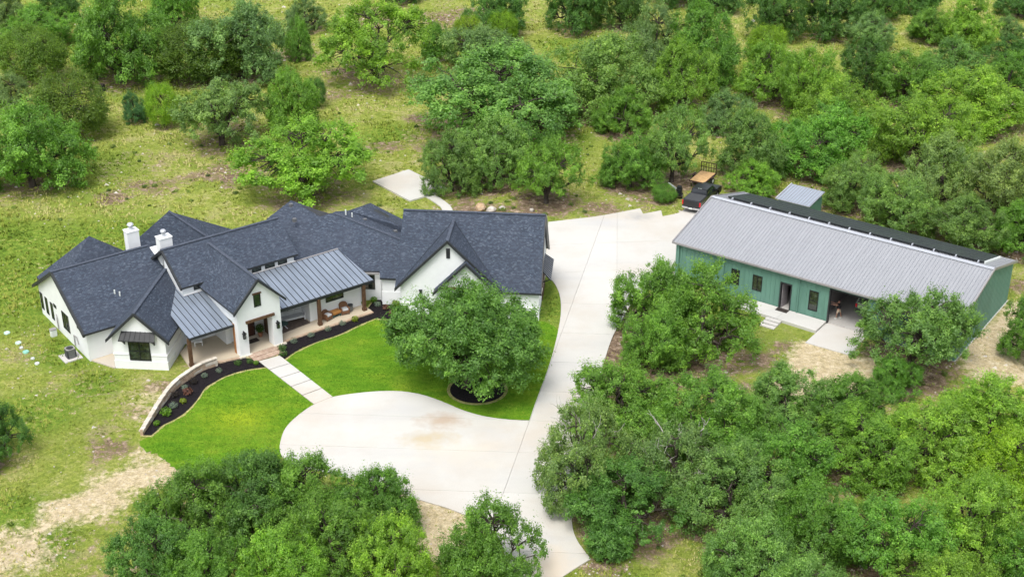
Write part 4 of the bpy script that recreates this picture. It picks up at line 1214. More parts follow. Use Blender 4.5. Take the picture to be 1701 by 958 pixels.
# ---------------------------------------------------------------- things on the porches
def place(F, x, y, z, deg):
    return F @ Matrix.Translation((x, y, z)) @ Matrix.Rotation(radians(deg), 4, 'Z')
def armchair(m, label, high=False):
    t = thing('wicker_armchair', label, 'chair', m, 'porch seating')
    MB(m).box(-.36, .36, -.36, .34, .14, .40, b=.06).build('seat_base', 'wicker', t)
    MB(m).box(-.27, .27, -.34, .22, .41, .52, b=.05).build('cushion', 'cushion', t)
    h = 1.0 if high else .82
    prof = [(-.36, .38), (.36, .38), (.38, h - .22), (.26, h - .04), (0, h + .03), (-.26, h - .04), (-.38, h - .22)]
    b = MB(m); b.yprism(prof, .24, .36); b.build('backrest', 'wicker', t)
    for s in (-1, 1):
        MB(m).box(s * .28, s * .39, -.36, .28, .3, .62, b=.04).build('armrest', 'wicker', t)
        for y in (-.3, .28): MB(m).tube((s * .32, y, 0), (s * .32, y, .16), .035).build('leg', 'wicker', t)
    return t
armchair(place(M_, 18.95, -5.62, .15, 18), 'brown wicker armchair with pale cushion beside the middle porch post')
armchair(place(M_, 20.72, -5.56, .15, -10), 'high backed round wicker armchair beside the dark bin', True)
m = place(M_, 19.85, -5.5, .15, 4)
t = thing('side_table', 'honey coloured wooden chest table between the two wicker armchairs', 'table', m)
MB(m).box(-.42, .42, -.3, .3, .40, .50).build('tabletop', 'orange_wood', t)
MB(m).box(-.38, .38, -.26, .26, .26, .40).build('apron', 'orange_wood', t)
for sx in (-1, 1):
    for sy in (-1, 1): MB(m).box(sx * .36 - .04, sx * .36 + .04, sy * .24 - .04, sy * .24 + .04, 0, .26).build('leg', 'green_top', t)
MB(m).box(-.36, .36, -.24, .24, .06, .1).build('shelf', 'green_top', t)
m = place(M_, 21.38, -5.45, .15, 0)
t = thing('waste_bin', 'dark round bin standing by the wall at the porch end', 'bin', m)
MB(m).tube((0, 0, 0), (0, 0, .55), .19, .23, 14).build('bin_body', 'steel_dark', t)
MB(m).tube((0, 0, .55), (0, 0, .6), .25, .24, 14).build('rim', 'fascia', t)
# white sofa
m = place(M_, 16.45, -3.95, .15, -8)
t = thing('garden_sofa', 'long white wooden sofa with grey cushions on the covered porch', 'sofa', m)
MB(m).box(-1.05, 1.05, -.4, .38, .26, .34).build('seat', 'white_paint', t)
for i in range(3): MB(m).box(-.98 + i * .66, -.34 + i * .66, -.4, .26, .345, .46, b=.04).build('cushion', 'cushion', t)
MB(m).box(-1.05, 1.05, .32, .42, .34, .92).build('backrest', 'white_paint', t)
for i in range(3): MB(m).box(-.96 + i * .66, -.36 + i * .66, .2, .315, .47, .86).build('back_cushion', 'cushion', t)
for s in (-1, 1):
    MB(m).box(s * 1.05, s * 1.14, -.44, .42, .56, .63).box(s * 1.05, s * 1.12, -.40, -.33, .3, .56).box(s * 1.05, s * 1.12, .30, .38, .3, .56).build('armrest', 'white_paint', t)
    for y in (-.36, .34): MB(m).box(s * 1.0, s * 1.1, y - .05, y + .05, 0, .3).build('leg', 'white_paint', t)
m = place(M_, 15.15, -4.75, .15, 10)
t = thing('round_table', 'small round table with green top and white crossed legs by the sofa', 'table', m)
MB(m).tube((0, 0, .44), (0, 0, .48), .46, .46, 20).build('tabletop', 'green_top', t)
for s in (0, 1, 2, 3):
    a = s * pi / 2 + .6
    MB(m).bar((.4 * cos(a), .4 * sin(a), 0), (-.05 * cos(a), -.05 * sin(a), .44), .06, .05).build('leg', 'white_paint', t)
m = place(M_, 14.75, -3.55, .15, 40)
t = thing('garden_chair', 'white wooden garden chair behind the green topped table', 'chair', m, 'porch seating')
MB(m).box(-.3, .3, -.3, .26, .34, .40).build('seat', 'white_paint', t)
for i in range(5): MB(m).box(-.28 + i * .12, -.20 + i * .12, .26, .30, .40, .92).build('back_slat', 'white_paint', t)
for sx in (-1, 1):
    for sy in (-.27, .24): MB(m).box(sx * .27 - .03, sx * .27 + .03, sy - .03, sy + .03, 0, .34).build('leg', 'white_paint', t)
m = place(M_, 8.15, -3.0, .15, -20)
t = thing('garden_chair', 'white slatted chair against the back wall of the open left porch', 'chair', m, 'porch seating')
MB(m).box(-.34, .34, -.3, .26, .34, .40).build('seat', 'white_paint', t)
for i in range(6): MB(m).box(-.33 + i * .115, -.25 + i * .115, .26, .30, .40, 1.0).build('back_slat', 'white_paint', t)
for sx in (-1, 1):
    for sy in (-.27, .24): MB(m).box(sx * .3 - .03, sx * .3 + .03, sy - .03, sy + .03, 0, .34).build('leg', 'white_paint', t)
tag(MB(M_).prism([(14.1, -5.6), (17.5, -5.3), (17.4, -3.2), (14.1, -3.3)], .152, .165).build('porch_rug', 'rug'), 'large flat brown rug under the white sofa', 'rug')
tag(MB(M_).box(11.25, 12.55, -5.5, -4.85, .153, .168).box(11.32, 12.48, -5.43, -4.92, .169, .172).build('doormat', 'mat'), 'dark bordered doormat in front of the red brown front door', 'doormat')

def leaf_cluster(n, c, r, size, rng, squash=1.0, tone=None, up=.3):
    """n diamond leaves round c within radius r -> verts (n,4,3), tone"""
    d = rng.normal(size=(n, 3)); d /= np.linalg.norm(d, axis=1)[:, None]
    rad = r * rng.uniform(.25, 1.0, n) ** .6
    p = np.array(c) + d * rad[:, None] * np.array([1, 1, squash])
    nr = d * .8 + rng.normal(size=(n, 3)) * .55 + np.array([0, 0, up])
    return leaves_at(p, nr, size, rng)
def leaves_at(p, nr, size, rng):
    n = len(p)
    nr = nr / (np.linalg.norm(nr, axis=1)[:, None] + 1e-9)
    a = rng.normal(size=(n, 3)); a -= (a * nr).sum(1)[:, None] * nr; a /= np.linalg.norm(a, axis=1)[:, None] + 1e-9
    b = np.cross(nr, a)
    s = size * rng.uniform(.6, 1.4, n)[:, None]
    return np.stack([p - a * s * .9, p - b * s * .5 + nr * s * .12, p + a * s * .9, p + b * s * .5 + nr * s * .12], 1)
def leaf_mesh(name, V, tone, clump, mat='leaf'):
    n = len(V)
    me = bpy.data.meshes.new(name)
    me.vertices.add(n * 4); me.vertices.foreach_set('co', V.reshape(-1).astype(np.float32))
    me.loops.add(n * 4); me.loops.foreach_set('vertex_index', np.arange(n * 4))
    me.polygons.add(n); me.polygons.foreach_set('loop_start', np.arange(0, n * 4, 4)); me.polygons.foreach_set('loop_total', np.full(n, 4))
    me.update()
    for nm, arr in (('tone', tone), ('clump', clump)):
        at = me.attributes.new(nm, 'FLOAT', 'FACE'); at.data.foreach_set('value', arr.astype(np.float32))
    me.materials.append(MAT[mat])
    return me

# potted plant
m = place(M_, 12.95, -4.85, .15, 0)
t = thing('potted_plant', 'green bushy plant in a round pot beside the front door', 'plant', m)
pot = MB(m).tube((0, 0, 0), (0, 0, .38), .15, .22, 14).tube((0, 0, .38), (0, 0, .42), .24, .24, 14).build('pot', 'terracotta', t)
V = leaf_cluster(420, (0, 0, .78), .40, .07, RNG, 1.0)
o = bpy.data.objects.new('foliage', leaf_mesh('foliage', V, RNG.random(420), RNG.random(420))); COL.objects.link(o); o.parent = t; o.color = (.05, .11, .02, 1)

# ---------------------------------------------------------------- small things on the left lawn
m = place(M_, -1.0, 1.55, 0, 0)
t = thing('air_conditioner', 'grey round topped air conditioner unit on a concrete pad by the left wall', 'air conditioner', m)
MB(m).box(-.75, .75, -.7, .85, -.05, .08).build('pad', 'concrete', t)
MB(m).box(-.36, .36, -.36, .36, .08, .86, b=.12).build('casing', 'steel_dark', t)
MB(m).box(-.37, .37, -.37, .37, .86, .91, b=.12).build('top_rim', 'trim_grey', t)
MB(m).tube((0, 0, .912), (0, 0, .93), .29, .29, 16).build('fan_grille', 'fascia', t)
for i in range(8): MB(m).box(-.373, .373, -.34 + .001, .34, .14 + i * .085, .17 + i * .085).build('slat', 'fascia', t)
m = place(M_, -.75, 6.0, 0, 0)
t = thing('utility_pedestal', 'small white utility pedestal standing against the left wall', 'utility box', m)
MB(m).box(-.26, .26, -.2, .2, 0, .62, b=.06).build('cabinet', 'white_plastic', t)
MB(m).box(-.28, .28, -.22, .22, .62, .68, b=.06).build('lid', 'trim_grey', t)
LIDS = [(-42.7, 102.9, 0.27, 'mint_plastic', 'farthest pale mint septic lid in the left grass'), (-41.2, 101.2, 0.26, 'mint_plastic', 'second pale mint septic lid, beside a small white lid'),
        (-40.7, 100.4, 0.16, 'white_plastic', 'smallest white septic lid between two mint lids'), (-40.1, 99.7, 0.27, 'green_plastic', 'greenest septic lid in the row in the left grass'),
        (-39.2, 98.6, 0.17, 'white_plastic', 'small white septic lid just below the greenest lid'), (-38.6, 97.8, 0.20, 'white_plastic', 'nearest white septic lid to the air conditioner')]
for (x, y, r, mt, lb) in LIDS:
    z = float(HT(np.array(x), np.array(y))[0])
    m = frame(x, y, 20, z)
    t = thing('septic_lid', lb, 'septic lid', m, 'septic lids in the left grass')
    MB(m).tube((0, 0, -.1), (0, 0, .06), r * .95, r * .95, 16).build('riser', mt, t)
    MB(m).tube((0, 0, .06), (0, 0, .12), r, r * .9, 16).build('lid', mt, t)
    for i in range(4):
        a = i * pi / 2 + .4
        MB(m).box(r * .72 * cos(a) - .025, r * .72 * cos(a) + .025, r * .72 * sin(a) - .025, r * .72 * sin(a) + .025, .115, .135).build('bolt', 'steel_dark', t)

# ---------------------------------------------------------------- workshop
ws = thing('workshop', 'long green metal workshop with a pale ribbed roof and dark panels behind the ridge', 'workshop', W_)
L, D, EV, RG, RW = 26.1, 13.3, 3.80, 5.62, 6.75
b = MB(W_)
T = .16
for (u0, u1, z0, z1) in ((.0, 5.65, 0, EV), (6.45, 7.75, 0, EV), (8.65, 10.45, 0, EV), (11.4, 13.1, 0, EV), (13.95, 14.95, 0, EV), (18.3, L, 0, EV), (5.65, 6.45, 0, 1.2), (5.65, 6.45, 2.65, EV), (7.75, 8.65, 0, 1.2), (7.75, 8.65, 2.65, EV),
                         (10.45, 11.4, 2.62, EV), (13.1, 13.95, 0, .85), (13.1, 13.95, 2.7, EV), (14.95, 18.3, 3.3, EV)):
    b.box(u0, u1, 0, T, z0, z1)
b.box(0, L, D - T, D, 0, EV)
for u0 in (0, L - T):
    b.xprism([(T, 0), (D - T, 0), (D - T, EV), (RW, RG - .1), (T, EV)], u0, u0 + T)
b.build('wall', 'green', ws)
b = MB(W_)
for i in range(int(L / .42)):
    u = .2 + i * .42
    top = EV - .02
    segs = [(0, top)]
    for (a, c, z0, z1) in ((5.5, 6.6, 1.1, 2.75), (7.6, 8.8, 1.1, 2.75), (10.3, 11.55, 0, 2.75), (12.95, 14.1, .75, 2.8), (14.85, 18.4, 0, 3.4)):
        if a < u < c: segs = [(0, z0), (z1, top)] if z0 > 0 else [(z1, top)]
    for z0, z1 in segs: b.box(u - .035, u + .035, -.035, 0, z0 + .02, z1)
for i in range(int(D / .42)):
    w = .3 + i * .42
    zt = EV + (RG - EV) * (1 - abs(w - RW) / RW) - .15
    if zt > 0: b.box(L, L + .03, w - .035, w + .035, .02, zt); b.box(-.03, 0, w - .035, w + .035, .02, zt)
tag(b.build('wall_rib', 'green', ws), kind='stuff')
MB(W_).box(-.1, L + .1, -.06, D + .06, -.1, .02).build('foundation', 'pad', ws)
MB(W_).box(T, L - T, T, D - T, .02, .10).build('floor', 'garage_floor', ws)
MB(W_).box(14.2, 14.3, T, 9, .1, EV - .1).box(19.6, 19.7, T, 9, .1, EV - .1).box(T, L - T, 9, 9.1, .1, EV - .1).box(9.6, 9.7, T, 9, .1, EV - .1).build('darkening_partition', 'inner_wall', ws)  # inner walls added to keep the interior dark
MB(W_).box(T, L - T, T, 9, EV - .1, EV - .04).build('ceiling', 'inner_wall', ws)
zs = lambda w: EV + .08 + (RG - EV) * (w / RW if w <= RW else (D - w) / (D - RW))
b = MB(W_); b.slab([(-.18, -.28, zs(-.28)), (L + .18, -.28, zs(-.28)), (L + .18, RW, zs(RW)), (-.18, RW, zs(RW))], .1)
b.slab([(-.18, D + .28, zs(D + .28)), (L + .18, D + .28, zs(D + .28)), (L + .18, RW, zs(RW)), (-.18, RW, zs(RW))], .1)
rf = b.build('roof', ['rib_roof', 'trim_grey'], ws, recalc=False)
b = MB(W_)
for i in range(int((L + .3) / .305) + 1):
    u = -.12 + i * .3045
    for (w0, w1) in ((-.28, RW), (D + .28, RW)):
        p, q = (u, w0, zs(w0)), (u, w1, zs(w1))
        vs = [(u - .045, w0, p[2]), (u - .02, w0, p[2] + .05), (u + .02, w0, p[2] + .05), (u + .045, w0, p[2]), (u - .045, w1, q[2]), (u - .02, w1, q[2] + .05), (u + .02, w1, q[2] + .05), (u + .045, w1, q[2])]
        fs = [(0, 1, 5, 4), (1, 2, 6, 5), (2, 3, 7, 6), (0, 3, 2, 1), (4, 5, 6, 7)]
        b.add(vs, fs, 0)
MAT['rib_edge'] = simple('rib_side_steel', rgb(.30, .31, .335), .5, .2, .08)
tag(b.build('roof_rib', 'rib_edge', rf), kind='stuff')
MB(W_).bar((-.2, RW, zs(RW) + .05), (L + .2, RW, zs(RW) + .05), .42, .06).build('ridge_cap', 'tin', rf)
for u in (-.2, L + .2):
    MB(W_).bar((u, -.32, zs(-.3) + .0), (u, RW, zs(RW) + .03), .1, .22).bar((u, RW, zs(RW) + .03), (u, D + .3, zs(D + .3)), .1, .22).build('rake_trim', 'trim_grey', ws)
MB(W_).box(-.25, L + .25, -.42, -.28, zs(-.28) - .16, zs(-.28) - .0).build('gutter', 'trim_grey', ws)
MB(W_).box(-.25, L + .25, D + .28, D + .42, zs(D + .28) - .16, zs(D + .28) - .0).build('gutter', 'trim_grey', ws)
for u in (.35, 6.1 + 0, 12.15, 19.0, 25.7):
    if u == 6.1: u = 4.9
    MB(W_).box(u - .05, u + .05, -.16, -.05, .1, EV - .15).box(u - .05, u + .05, -.35, -.05, .05, .12).build('downspout', 'green', ws)
window(W_, 'y', 0, 5.65, 6.45, 1.2, 2.65, -1, cols=2, parent=ws, fr=.07)
window(W_, 'y', 0, 7.75, 8.65, 1.2, 2.65, -1, cols=2, parent=ws, fr=.07)
window(W_, 'y', 0, 13.1, 13.95, .85, 2.7, -1, rows=2, parent=ws, fr=.07)
dfm = MB(W_).box(10.38, 10.47, -.06, .2, .1, 2.7).box(11.38, 11.47, -.06, .2, .1, 2.7).box(10.47, 11.38, -.06, .2, 2.6, 2.7).build('door_frame', 'fascia', ws)
MB(W_).bar((10.5, .25, 1.3), (10.62, 1.15, 1.3), .05, 2.4).build('open_door', 'inner_wall', dfm)
MB(W_).box(14.88, 14.98, -.05, .25, .02, 3.36).box(18.27, 18.37, -.05, .25, .02, 3.36).box(14.98, 18.27, -.05, .2, 3.27, 3.36).build('bay_frame', 'fascia', ws)
# dark collector strips behind the ridge, on little brackets
sol = MB(W_).slab([(.9, 8.0, zs(8.0) + .13), (24.95, 8.0, zs(8.0) + .13), (24.95, 12.5, zs(12.5) + .13), (.9, 12.5, zs(12.5) + .13)], .04).build('collector_frame', ['solar', 'solar'], ws, recalc=False)
for i in range(5):
    w0 = 8.0 + i * .96; w1 = w0 + .86
    MB(W_).slab([(.85, w0, zs(w0) + .24), (25.0, w0, zs(w0) + .24), (25.0, w1, zs(w1) + .24), (.85, w1, zs(w1) + .24)], .09).build('collector_panel', ['solar', 'fascia'], sol, recalc=False)
for i in range(13):
    u = 1.4 + i * 1.93
    MB(W_).box(u - .05, u + .05, 7.7, 7.98, zs(7.8) - .02, zs(7.8) + .2).build('bracket', 'tin', sol)
for i in range(14):
    w = 8.1 + i * .34
    MB(W_).box(24.98, 25.14, w, w + .09, zs(w) + .02, zs(w) + .24).build('gap_block', 'white_plastic', sol)  # white blocks standing in for the bright gaps under the panels
# pads and steps
tag(MB(W_).prism([(6.8, -1.95), (11.2, -2.1), (11.2, -.08), (6.8, -.08)], -.1, .26).build('entry_pad', 'pad'), kind='structure')
tag(MB(W_).prism([(11.22, -2.1), (14.9, -2.2), (14.9, -.08), (11.22, -.08)], -.1, .255).build('entry_pad', 'pad'), kind='structure')
tag(MB(W_).prism([(14.93, -4.25), (18.9, -4.1), (18.6, -.08), (14.93, -.08)], -.1, .07).build('garage_apron', 'pad'), kind='structure')
st = thing('front_steps', 'three pale precast concrete steps below the green workshop pad', 'steps', W_)
for i in range(3):
    MB(W_).box(10.35, 11.75, -2.62 - i * .55, -2.16 - i * .55, -.1, .2 - i * .05).build('step', 'concrete', st)
tag(MB(W_).box(10.4, 11.5, -.75, -.12, .262, .28).build('doormat', 'mat'), 'plain black doormat outside the open workshop door', 'doormat')
# tin shed behind the workshop
sm = place(W_, 3.3, 19.1, 0, 0)
sh = thing('tin_shed', 'small tin shed with a pale sheet roof behind the green workshop', 'shed', sm)
MB(sm).box(-1.65, 1.65, -1.6, 1.6, 0, 2.2).build('wall', 'green', sh)
b = MB(sm); b.slab([(-1.8, -1.75, 2.3), (1.8, -1.75, 2.3), (1.8, 1.75, 2.7), (-1.8, 1.75, 2.7)], .08)
r_ = b.build('roof', ['shed_roof', 'trim_grey'], sh, recalc=False)
b = MB(sm)
for i in range(12): b.bar((-1.72 + i * .31, -1.75, 2.32), (-1.72 + i * .31, 1.75, 2.72), .04, .04)
tag(b.build('roof_rib', 'rib_edge', r_), kind='stuff')
MB(sm).bar((-1.82, -1.77, 2.33), (-1.82, 1.77, 2.73), .1, .12).build('rake_trim', 'tin', sh)

# ---------------------------------------------------------------- vehicles
def shell(b, prof, hw, mi=0):
    """closed side profile (x, z) given counter-clockwise, half width as a function of z"""
    n = len(prof)
    vs = [(x, -hw(x, z), z) for x, z in prof] + [(x, hw(x, z), z) for x, z in prof]
    tri = tessellate_polygon([[Vector((x, z, 0)) for x, z in prof]])
    fs = [tuple(t) for t in tri] + [tuple(i + n for i in t)[::-1] for t in tri] + [(i + n, (i + 1) % n + n, (i + 1) % n, i) for i in range(n)]
    return b.add(vs, fs, mi)
def wheel(m, x, y, r, parent, w=.26, rim='trim_grey'):
    s = 1 if y > 0 else -1
    ty = MB(m).tube((x, y - w / 2, r), (x, y + w / 2, r), r, r, 20).build('tyre', 'rubber', parent)
    MB(m).tube((x, y + s * w / 2, r), (x, y + s * (w / 2 + .012), r), r * .6, r * .55, 14).build('rim', rim, ty)
tm = frame(18.0, 128.05, 61, .075)
tk = thing('pickup_truck', 'black crew cab pickup with a covered bed parked at the end of the concrete drive', 'pickup', tm)
hw = lambda x, z: .98 - .05 * max(0, z - 1.0)
b = MB(tm)
shell(b, [(.05, .45), (.55, .42), (.62, .8), (.85, .95), (1.35, .95), (1.6, .8), (1.68, .42), (4.1, .42), (4.2, .82), (4.42, .95), (4.92, .95), (5.12, .8), (5.2, .42), (5.85, .45), (5.9, .95), (5.78, 1.12), (4.4, 1.22), (4.3, 1.20), (1.95, 1.20), (1.93, 1.33), (.08, 1.33), (.04, 1.25)], hw)
b.build('body', 'car_black', tk)
b = MB(tm)
shell(b, [(1.95, 1.2), (4.45, 1.2), (3.75, 1.82), (3.6, 1.87), (2.25, 1.87), (2.12, 1.82)], lambda x, z: .95 - .3 * (z - 1.2))
cab = b.build('cab', 'car_black', tk)
MB(tm).box(.12, 1.9, -.86, .86, 1.33, 1.385, b=.03).build('bed_cover', 'tonneau', tk)
MB(tm).box(-.01, .05, -.84, .84, .72, 1.30, b=0).build('tailgate', 'car_black', tk)
MB(tm).box(-.02, .0, -.18, .18, 1.15, 1.22).build('tailgate_handle', 'fascia', tk)
MAT['tail_red'] = simple('red_tail_lens', rgb(.62, .012, .02), .25, 0, .05)
for s in (-1, 1):
    MB(tm).box(-.03, .14, s * .86, s * .975, .85, 1.27).build('taillight', 'tail_red', tk)
    MB(tm).box(2.2, 3.05, s * .86, s * .868, 1.3, 1.7).build('side_window', 'car_glass', tk)
    b = MB(tm); hwc = lambda z: (.953 - .3 * (z - 1.2)) * s
    for (x0, x1, xt0, xt1) in ((2.2, 2.95, 2.3, 2.95), (3.05, 4.1, 3.05, 3.62)):
        b.add([(x0, hwc(1.27), 1.27), (x1, hwc(1.27), 1.27), (xt1, hwc(1.76), 1.76), (xt0, hwc(1.76), 1.76)], [(0, 1, 2, 3)])
    b.build('side_window', 'car_glass', tk)
    MB(tm).box(3.95, 4.1, s * .98, s * 1.2, 1.22, 1.42).build('wing_mirror', 'car_black', tk)
    MB(tm).box(2.0, 4.3, s * .99, s * 1.06, .36, .42).build('running_board', 'fascia', tk)
    MB(tm).box(5.84, 5.92, s * .66, s * .93, .78, 1.0).build('headlight', 'chrome', tk)
b = MB(tm); b.add([(1.955, -.82, 1.33), (1.955, .82, 1.33), (2.105, .72, 1.78), (2.105, -.72, 1.78)], [(0, 1, 2, 3)])
b.build('rear_window', 'car_glass', tk)
b = MB(tm); b.add([(4.40, -.84, 1.26), (4.40, .84, 1.26), (3.80, .72, 1.79), (3.80, -.72, 1.79)], [(0, 1, 2, 3)])
b.build('windscreen', 'car_glass', tk)
for y in (-.12, .12): MB(tm).box(2.15, 2.2, y - .05, y + .05, 1.86, 1.9).build('roof_lamp', 'white_plastic', tk)
MB(tm).box(-.14, .06, -.92, -.3, .5, .68).box(-.14, .06, .3, .92, .5, .68).box(-.12, .05, -.3, .3, .46, .62).build('rear_bumper', 'chrome', tk)
MB(tm).box(-.15, -.12, -.17, .17, .5, .64).build('license_plate', 'white_plastic', tk)
MB(tm).box(5.85, 5.97, -.92, .92, .48, .7).build('front_bumper', 'chrome', tk)
for x in (1.1, 4.67):
    for y in (-.86, .86): wheel(tm, x, y, .41, tk)

# trailer with a plank deck
xm = frame(19.42, 134.9, 60, 0.02)
tr = thing('utility_trailer', 'flat trailer with pale plank deck and dark ramp gate under the oak', 'trailer', xm)
MB(xm).bar((0, -.86, .62), (3.1, -.86, .62), .1, .14).bar((0, .86, .62), (3.1, .86, .62), .1, .14).bar((0.05, -.86, .62), (0.05, .86, .62), .1, .14).bar((3.05, -.86, .62), (3.05, .86, .62), .1, .14).build('chassis', 'rust_steel', tr)
for i in range(9):
    MB(xm).box(.02, 3.08, -.80 + i * .18, -.63 + i * .18, .66, .71).build('plank', 'deck_wood', tr)
g_ = MB(xm).bar((3.12, -.86, .6), (3.12, -.86, 1.75), .07, .07).bar((3.12, .86, .6), (3.12, .86, 1.75), .07, .07).bar((3.12, -.86, 1.72), (3.12, .86, 1.72), .07, .07).bar((3.12, -.86, 1.2), (3.12, .86, 1.2), .06, .06).build('ramp_gate', 'rust_steel', tr)
for i in range(5): MB(xm).bar((3.12, -.58 + i * .29, .62), (3.12, -.58 + i * .29, 1.7), .04, .04).build('gate_bar', 'rust_steel', g_)
MB(xm).bar((0, -.5, .6), (-1.1, 0, .55), .08, .1).bar((0, .5, .6), (-1.1, 0, .55), .08, .1).build('drawbar', 'rust_steel', tr)
for y in (-1.02, 1.02): wheel(xm, 1.7, y, .36, tr, .2, 'white_plastic')
for s in (-1, 1): MB(xm).box(1.25, 2.15, s * .93, s * 1.14, .76, .80).build('mudguard', 'rust_steel', tr)
# mower with folded handle beside the pickup
em = frame(17.25, 132.1, 70, 0.02)
eq = thing('lawn_machine', 'dark upright machine with pale slanting arms standing left of the black pickup', 'equipment', em)
MB(em).box(-.35, .35, -.28, .28, .35, 1.05, b=.08).box(-.28, .28, -.22, .22, 1.05, 1.3, b=.08).build('housing', 'black_metal', eq)
MB(em).bar((-.1, .25, .9), (.1, 1.2, 1.5), .07, .07).bar((.2, .25, .9), (.3, 1.15, 1.4), .07, .07).bar((.1, 1.2, 1.5), (.3, 1.15, 1.4), .06, .06).build('arm', 'tin', eq)
for y in (-.3, .3): wheel(em, 0, y, .3, eq, .12)

# grey off-roader inside the bay
vm = W_ @ Matrix.Translation((17.15, 2.7, .10)) @ Matrix.Rotation(radians(86), 4, 'Z')
sv = thing('parked_suv', 'silver grey vehicle with red tail lights parked inside the workshop bay', 'car', vm)
b = MB(vm)
shell(b, [(0, .45), (.6, .42), (.7, .85), (1.1, .9), (1.4, .45), (3.3, .45), (3.6, .9), (4.0, .85), (4.1, .42), (4.6, .5), (4.62, .95), (4.5, 1.1), (3.4, 1.15), (.02, 1.15)], lambda x, z: .9)
b.build('body', 'silver_paint', sv)
b = MB(vm); shell(b, [(.05, 1.15), (3.3, 1.15), (2.8, 1.75), (.3, 1.80)], lambda x, z: .88 - .22 * (z - 1.15)); b.build('cabin', 'silver_paint', sv)
b = MB(vm); b.add([(.05, -.76, 1.2), (.05, .76, 1.2), (.26, .66, 1.7), (.26, -.66, 1.7)], [(0, 1, 2, 3)]); b.build('rear_window', 'car_glass', sv)
for s in (-1, 1):
    MB(vm).box(-.03, .1, s * .74, s * .9, .78, 1.1).build('taillight', 'tail_red', sv)
    b = MB(vm); f = lambda z: (.885 - .22 * (z - 1.15)) * s
    b.add([(.35, f(1.22), 1.22), (3.0, f(1.22), 1.22), (2.65, f(1.66), 1.66), (.5, f(1.66), 1.66)], [(0, 1, 2, 3)]); b.build('side_window', 'car_glass', sv)
MB(vm).box(-.1, .05, -.88, .88, .42, .68).build('rear_bumper', 'fascia', sv)
MB(vm).box(-.035, -.0, -.2, .2, .8, .95).build('license_plate', 'white_plastic', sv)
MAT['orange_strap'] = simple('orange_plastic', rgb(.6, .16, .02), .5)
MB(vm).box(-.12, -.1, -.85, -.3, .48, .56).build('reflector_strip', 'orange_strap', sv)
for x in (.95, 3.75):
    for y in (-.8, .8): wheel(vm, x, y, .38, sv)

# ---------------------------------------------------------------- the person in the bay
pm = frame(28.05, 105.4, -8, .10)
pn = thing('person', 'person in black t-shirt and khaki shorts holding both arms out in the workshop bay', 'person', pm)
def skin_obj(name, mat, V, E, R, parent, root=0, sub=2):
    me = bpy.data.meshes.new(name); me.from_pydata(V, E, []); me.materials.append(MAT[mat])
    o = bpy.data.objects.new(name, me); COL.objects.link(o); o.parent = parent
    sk = o.modifiers.new('skin', 'SKIN')
    for i, r in enumerate(R):
        me.skin_vertices[0].data[i].radius = (r, r) if not isinstance(r, tuple) else r
        me.skin_vertices[0].data[i].use_root = (i == root)
    if sub:
        s = o.modifiers.new('sub', 'SUBSURF'); s.levels = sub; s.render_levels = sub
    me.polygons.foreach_set('use_smooth', [True] * len(me.polygons))
    MW[o.name] = MW[parent.name]
    return o
V = [(0, 0, .92), (0, -.01, 1.08), (0, -.01, 1.25), (-.01, -.01, 1.42), (-.01, -.01, 1.49), (-.03, -.02, 1.56), (-.04, -.03, 1.66), (-.03, -.02, 1.73)]
E_ = [(i, i + 1) for i in range(7)]
R_ = [(.15, .12), (.135, .10), (.155, .11), (.10, .08), .055, .07, .085, .06]
def chain(pts, rad, root):
    a = root
    for p, r in zip(pts, rad):
        V.append(p); R_.append(r); E_.append((a, len(V) - 1)); a = len(V) - 1
    return a
chain([(-.07, -.12, .86), (-.12, -.10, .50), (-.14, -.06, .10), (-.22, -.08, .04)], [.085, .058, .038, .035], 0)
chain([(.08, .10, .86), (.18, .12, .52), (.30, .16, .12), (.22, .12, .05)], [.085, .058, .038, .035], 0)
for (s, dy, dz) in ((1, -.17, 0), (2, .15, .03)):
    hnd = chain([(-.03, dy, 1.40), (-.28, dy - .03, 1.36), (-.50, dy - .05, 1.42 + dz), (-.57, dy - .05, 1.45 + dz)], [.055, .042, .030, .032], 3)
    bx_, by_, bz_ = V[hnd]
    for k in range(4):
        L_ = (.08, .09, .085, .07)[k]
        chain([(bx_ - .045, by_ - .03 + k * .02, bz_ + .01), (bx_ - .045 - L_ * .5, by_ - .035 + k * .022, bz_ + .012), (bx_ - .045 - L_ * .9, by_ - .037 + k * .024, bz_ - .01)], [.010, .009, .008], hnd)
    chain([(bx_ - .02, by_ - .045, bz_ + .02), (bx_ - .05, by_ - .065, bz_ + .035)], [.011, .009], hnd)
skin_obj('body', 'skin', V, E_, R_, pn)
skin_obj('t_shirt', 'black_cloth', [(0, 0, .93), (0, -.01, 1.1), (0, -.01, 1.27), (-.01, -.01, 1.42), (-.02, -.16, 1.41), (-.14, -.185, 1.385), (-.02, .14, 1.41), (-.14, .145, 1.385)], [(0, 1), (1, 2), (2, 3), (3, 4), (4, 5), (3, 6), (6, 7)], [(.20, .17), (.19, .16), (.21, .165), (.15, .13), .10, .085, .10, .085], pn)
skin_obj('shorts', 'khaki', [(0, 0, .95), (0, 0, .86), (-.07, -.10, .78), (-.105, -.11, .56), (.09, .09, .78), (.165, .115, .58)], [(0, 1), (1, 2), (2, 3), (1, 4), (4, 5)], [(.165, .135), (.16, .135), .105, .09, .105, .09], pn)
skin_obj('hair', 'hair', [(-.01, -.01, 1.70), (-.02, -.015, 1.76)], [(0, 1)], [.105, .09], pn)
MB(pm).ball((-.20, -.08, .04), .13, .06, .05).ball((.22, .13, .05), .13, .06, .05).build('shoe', 'white_plastic', pn, smooth=True)
MB(pm).ball((-.125, -.03, 1.655), .018, .014, .02, 8, 5).build('nose', 'skin', pn, smooth=True)
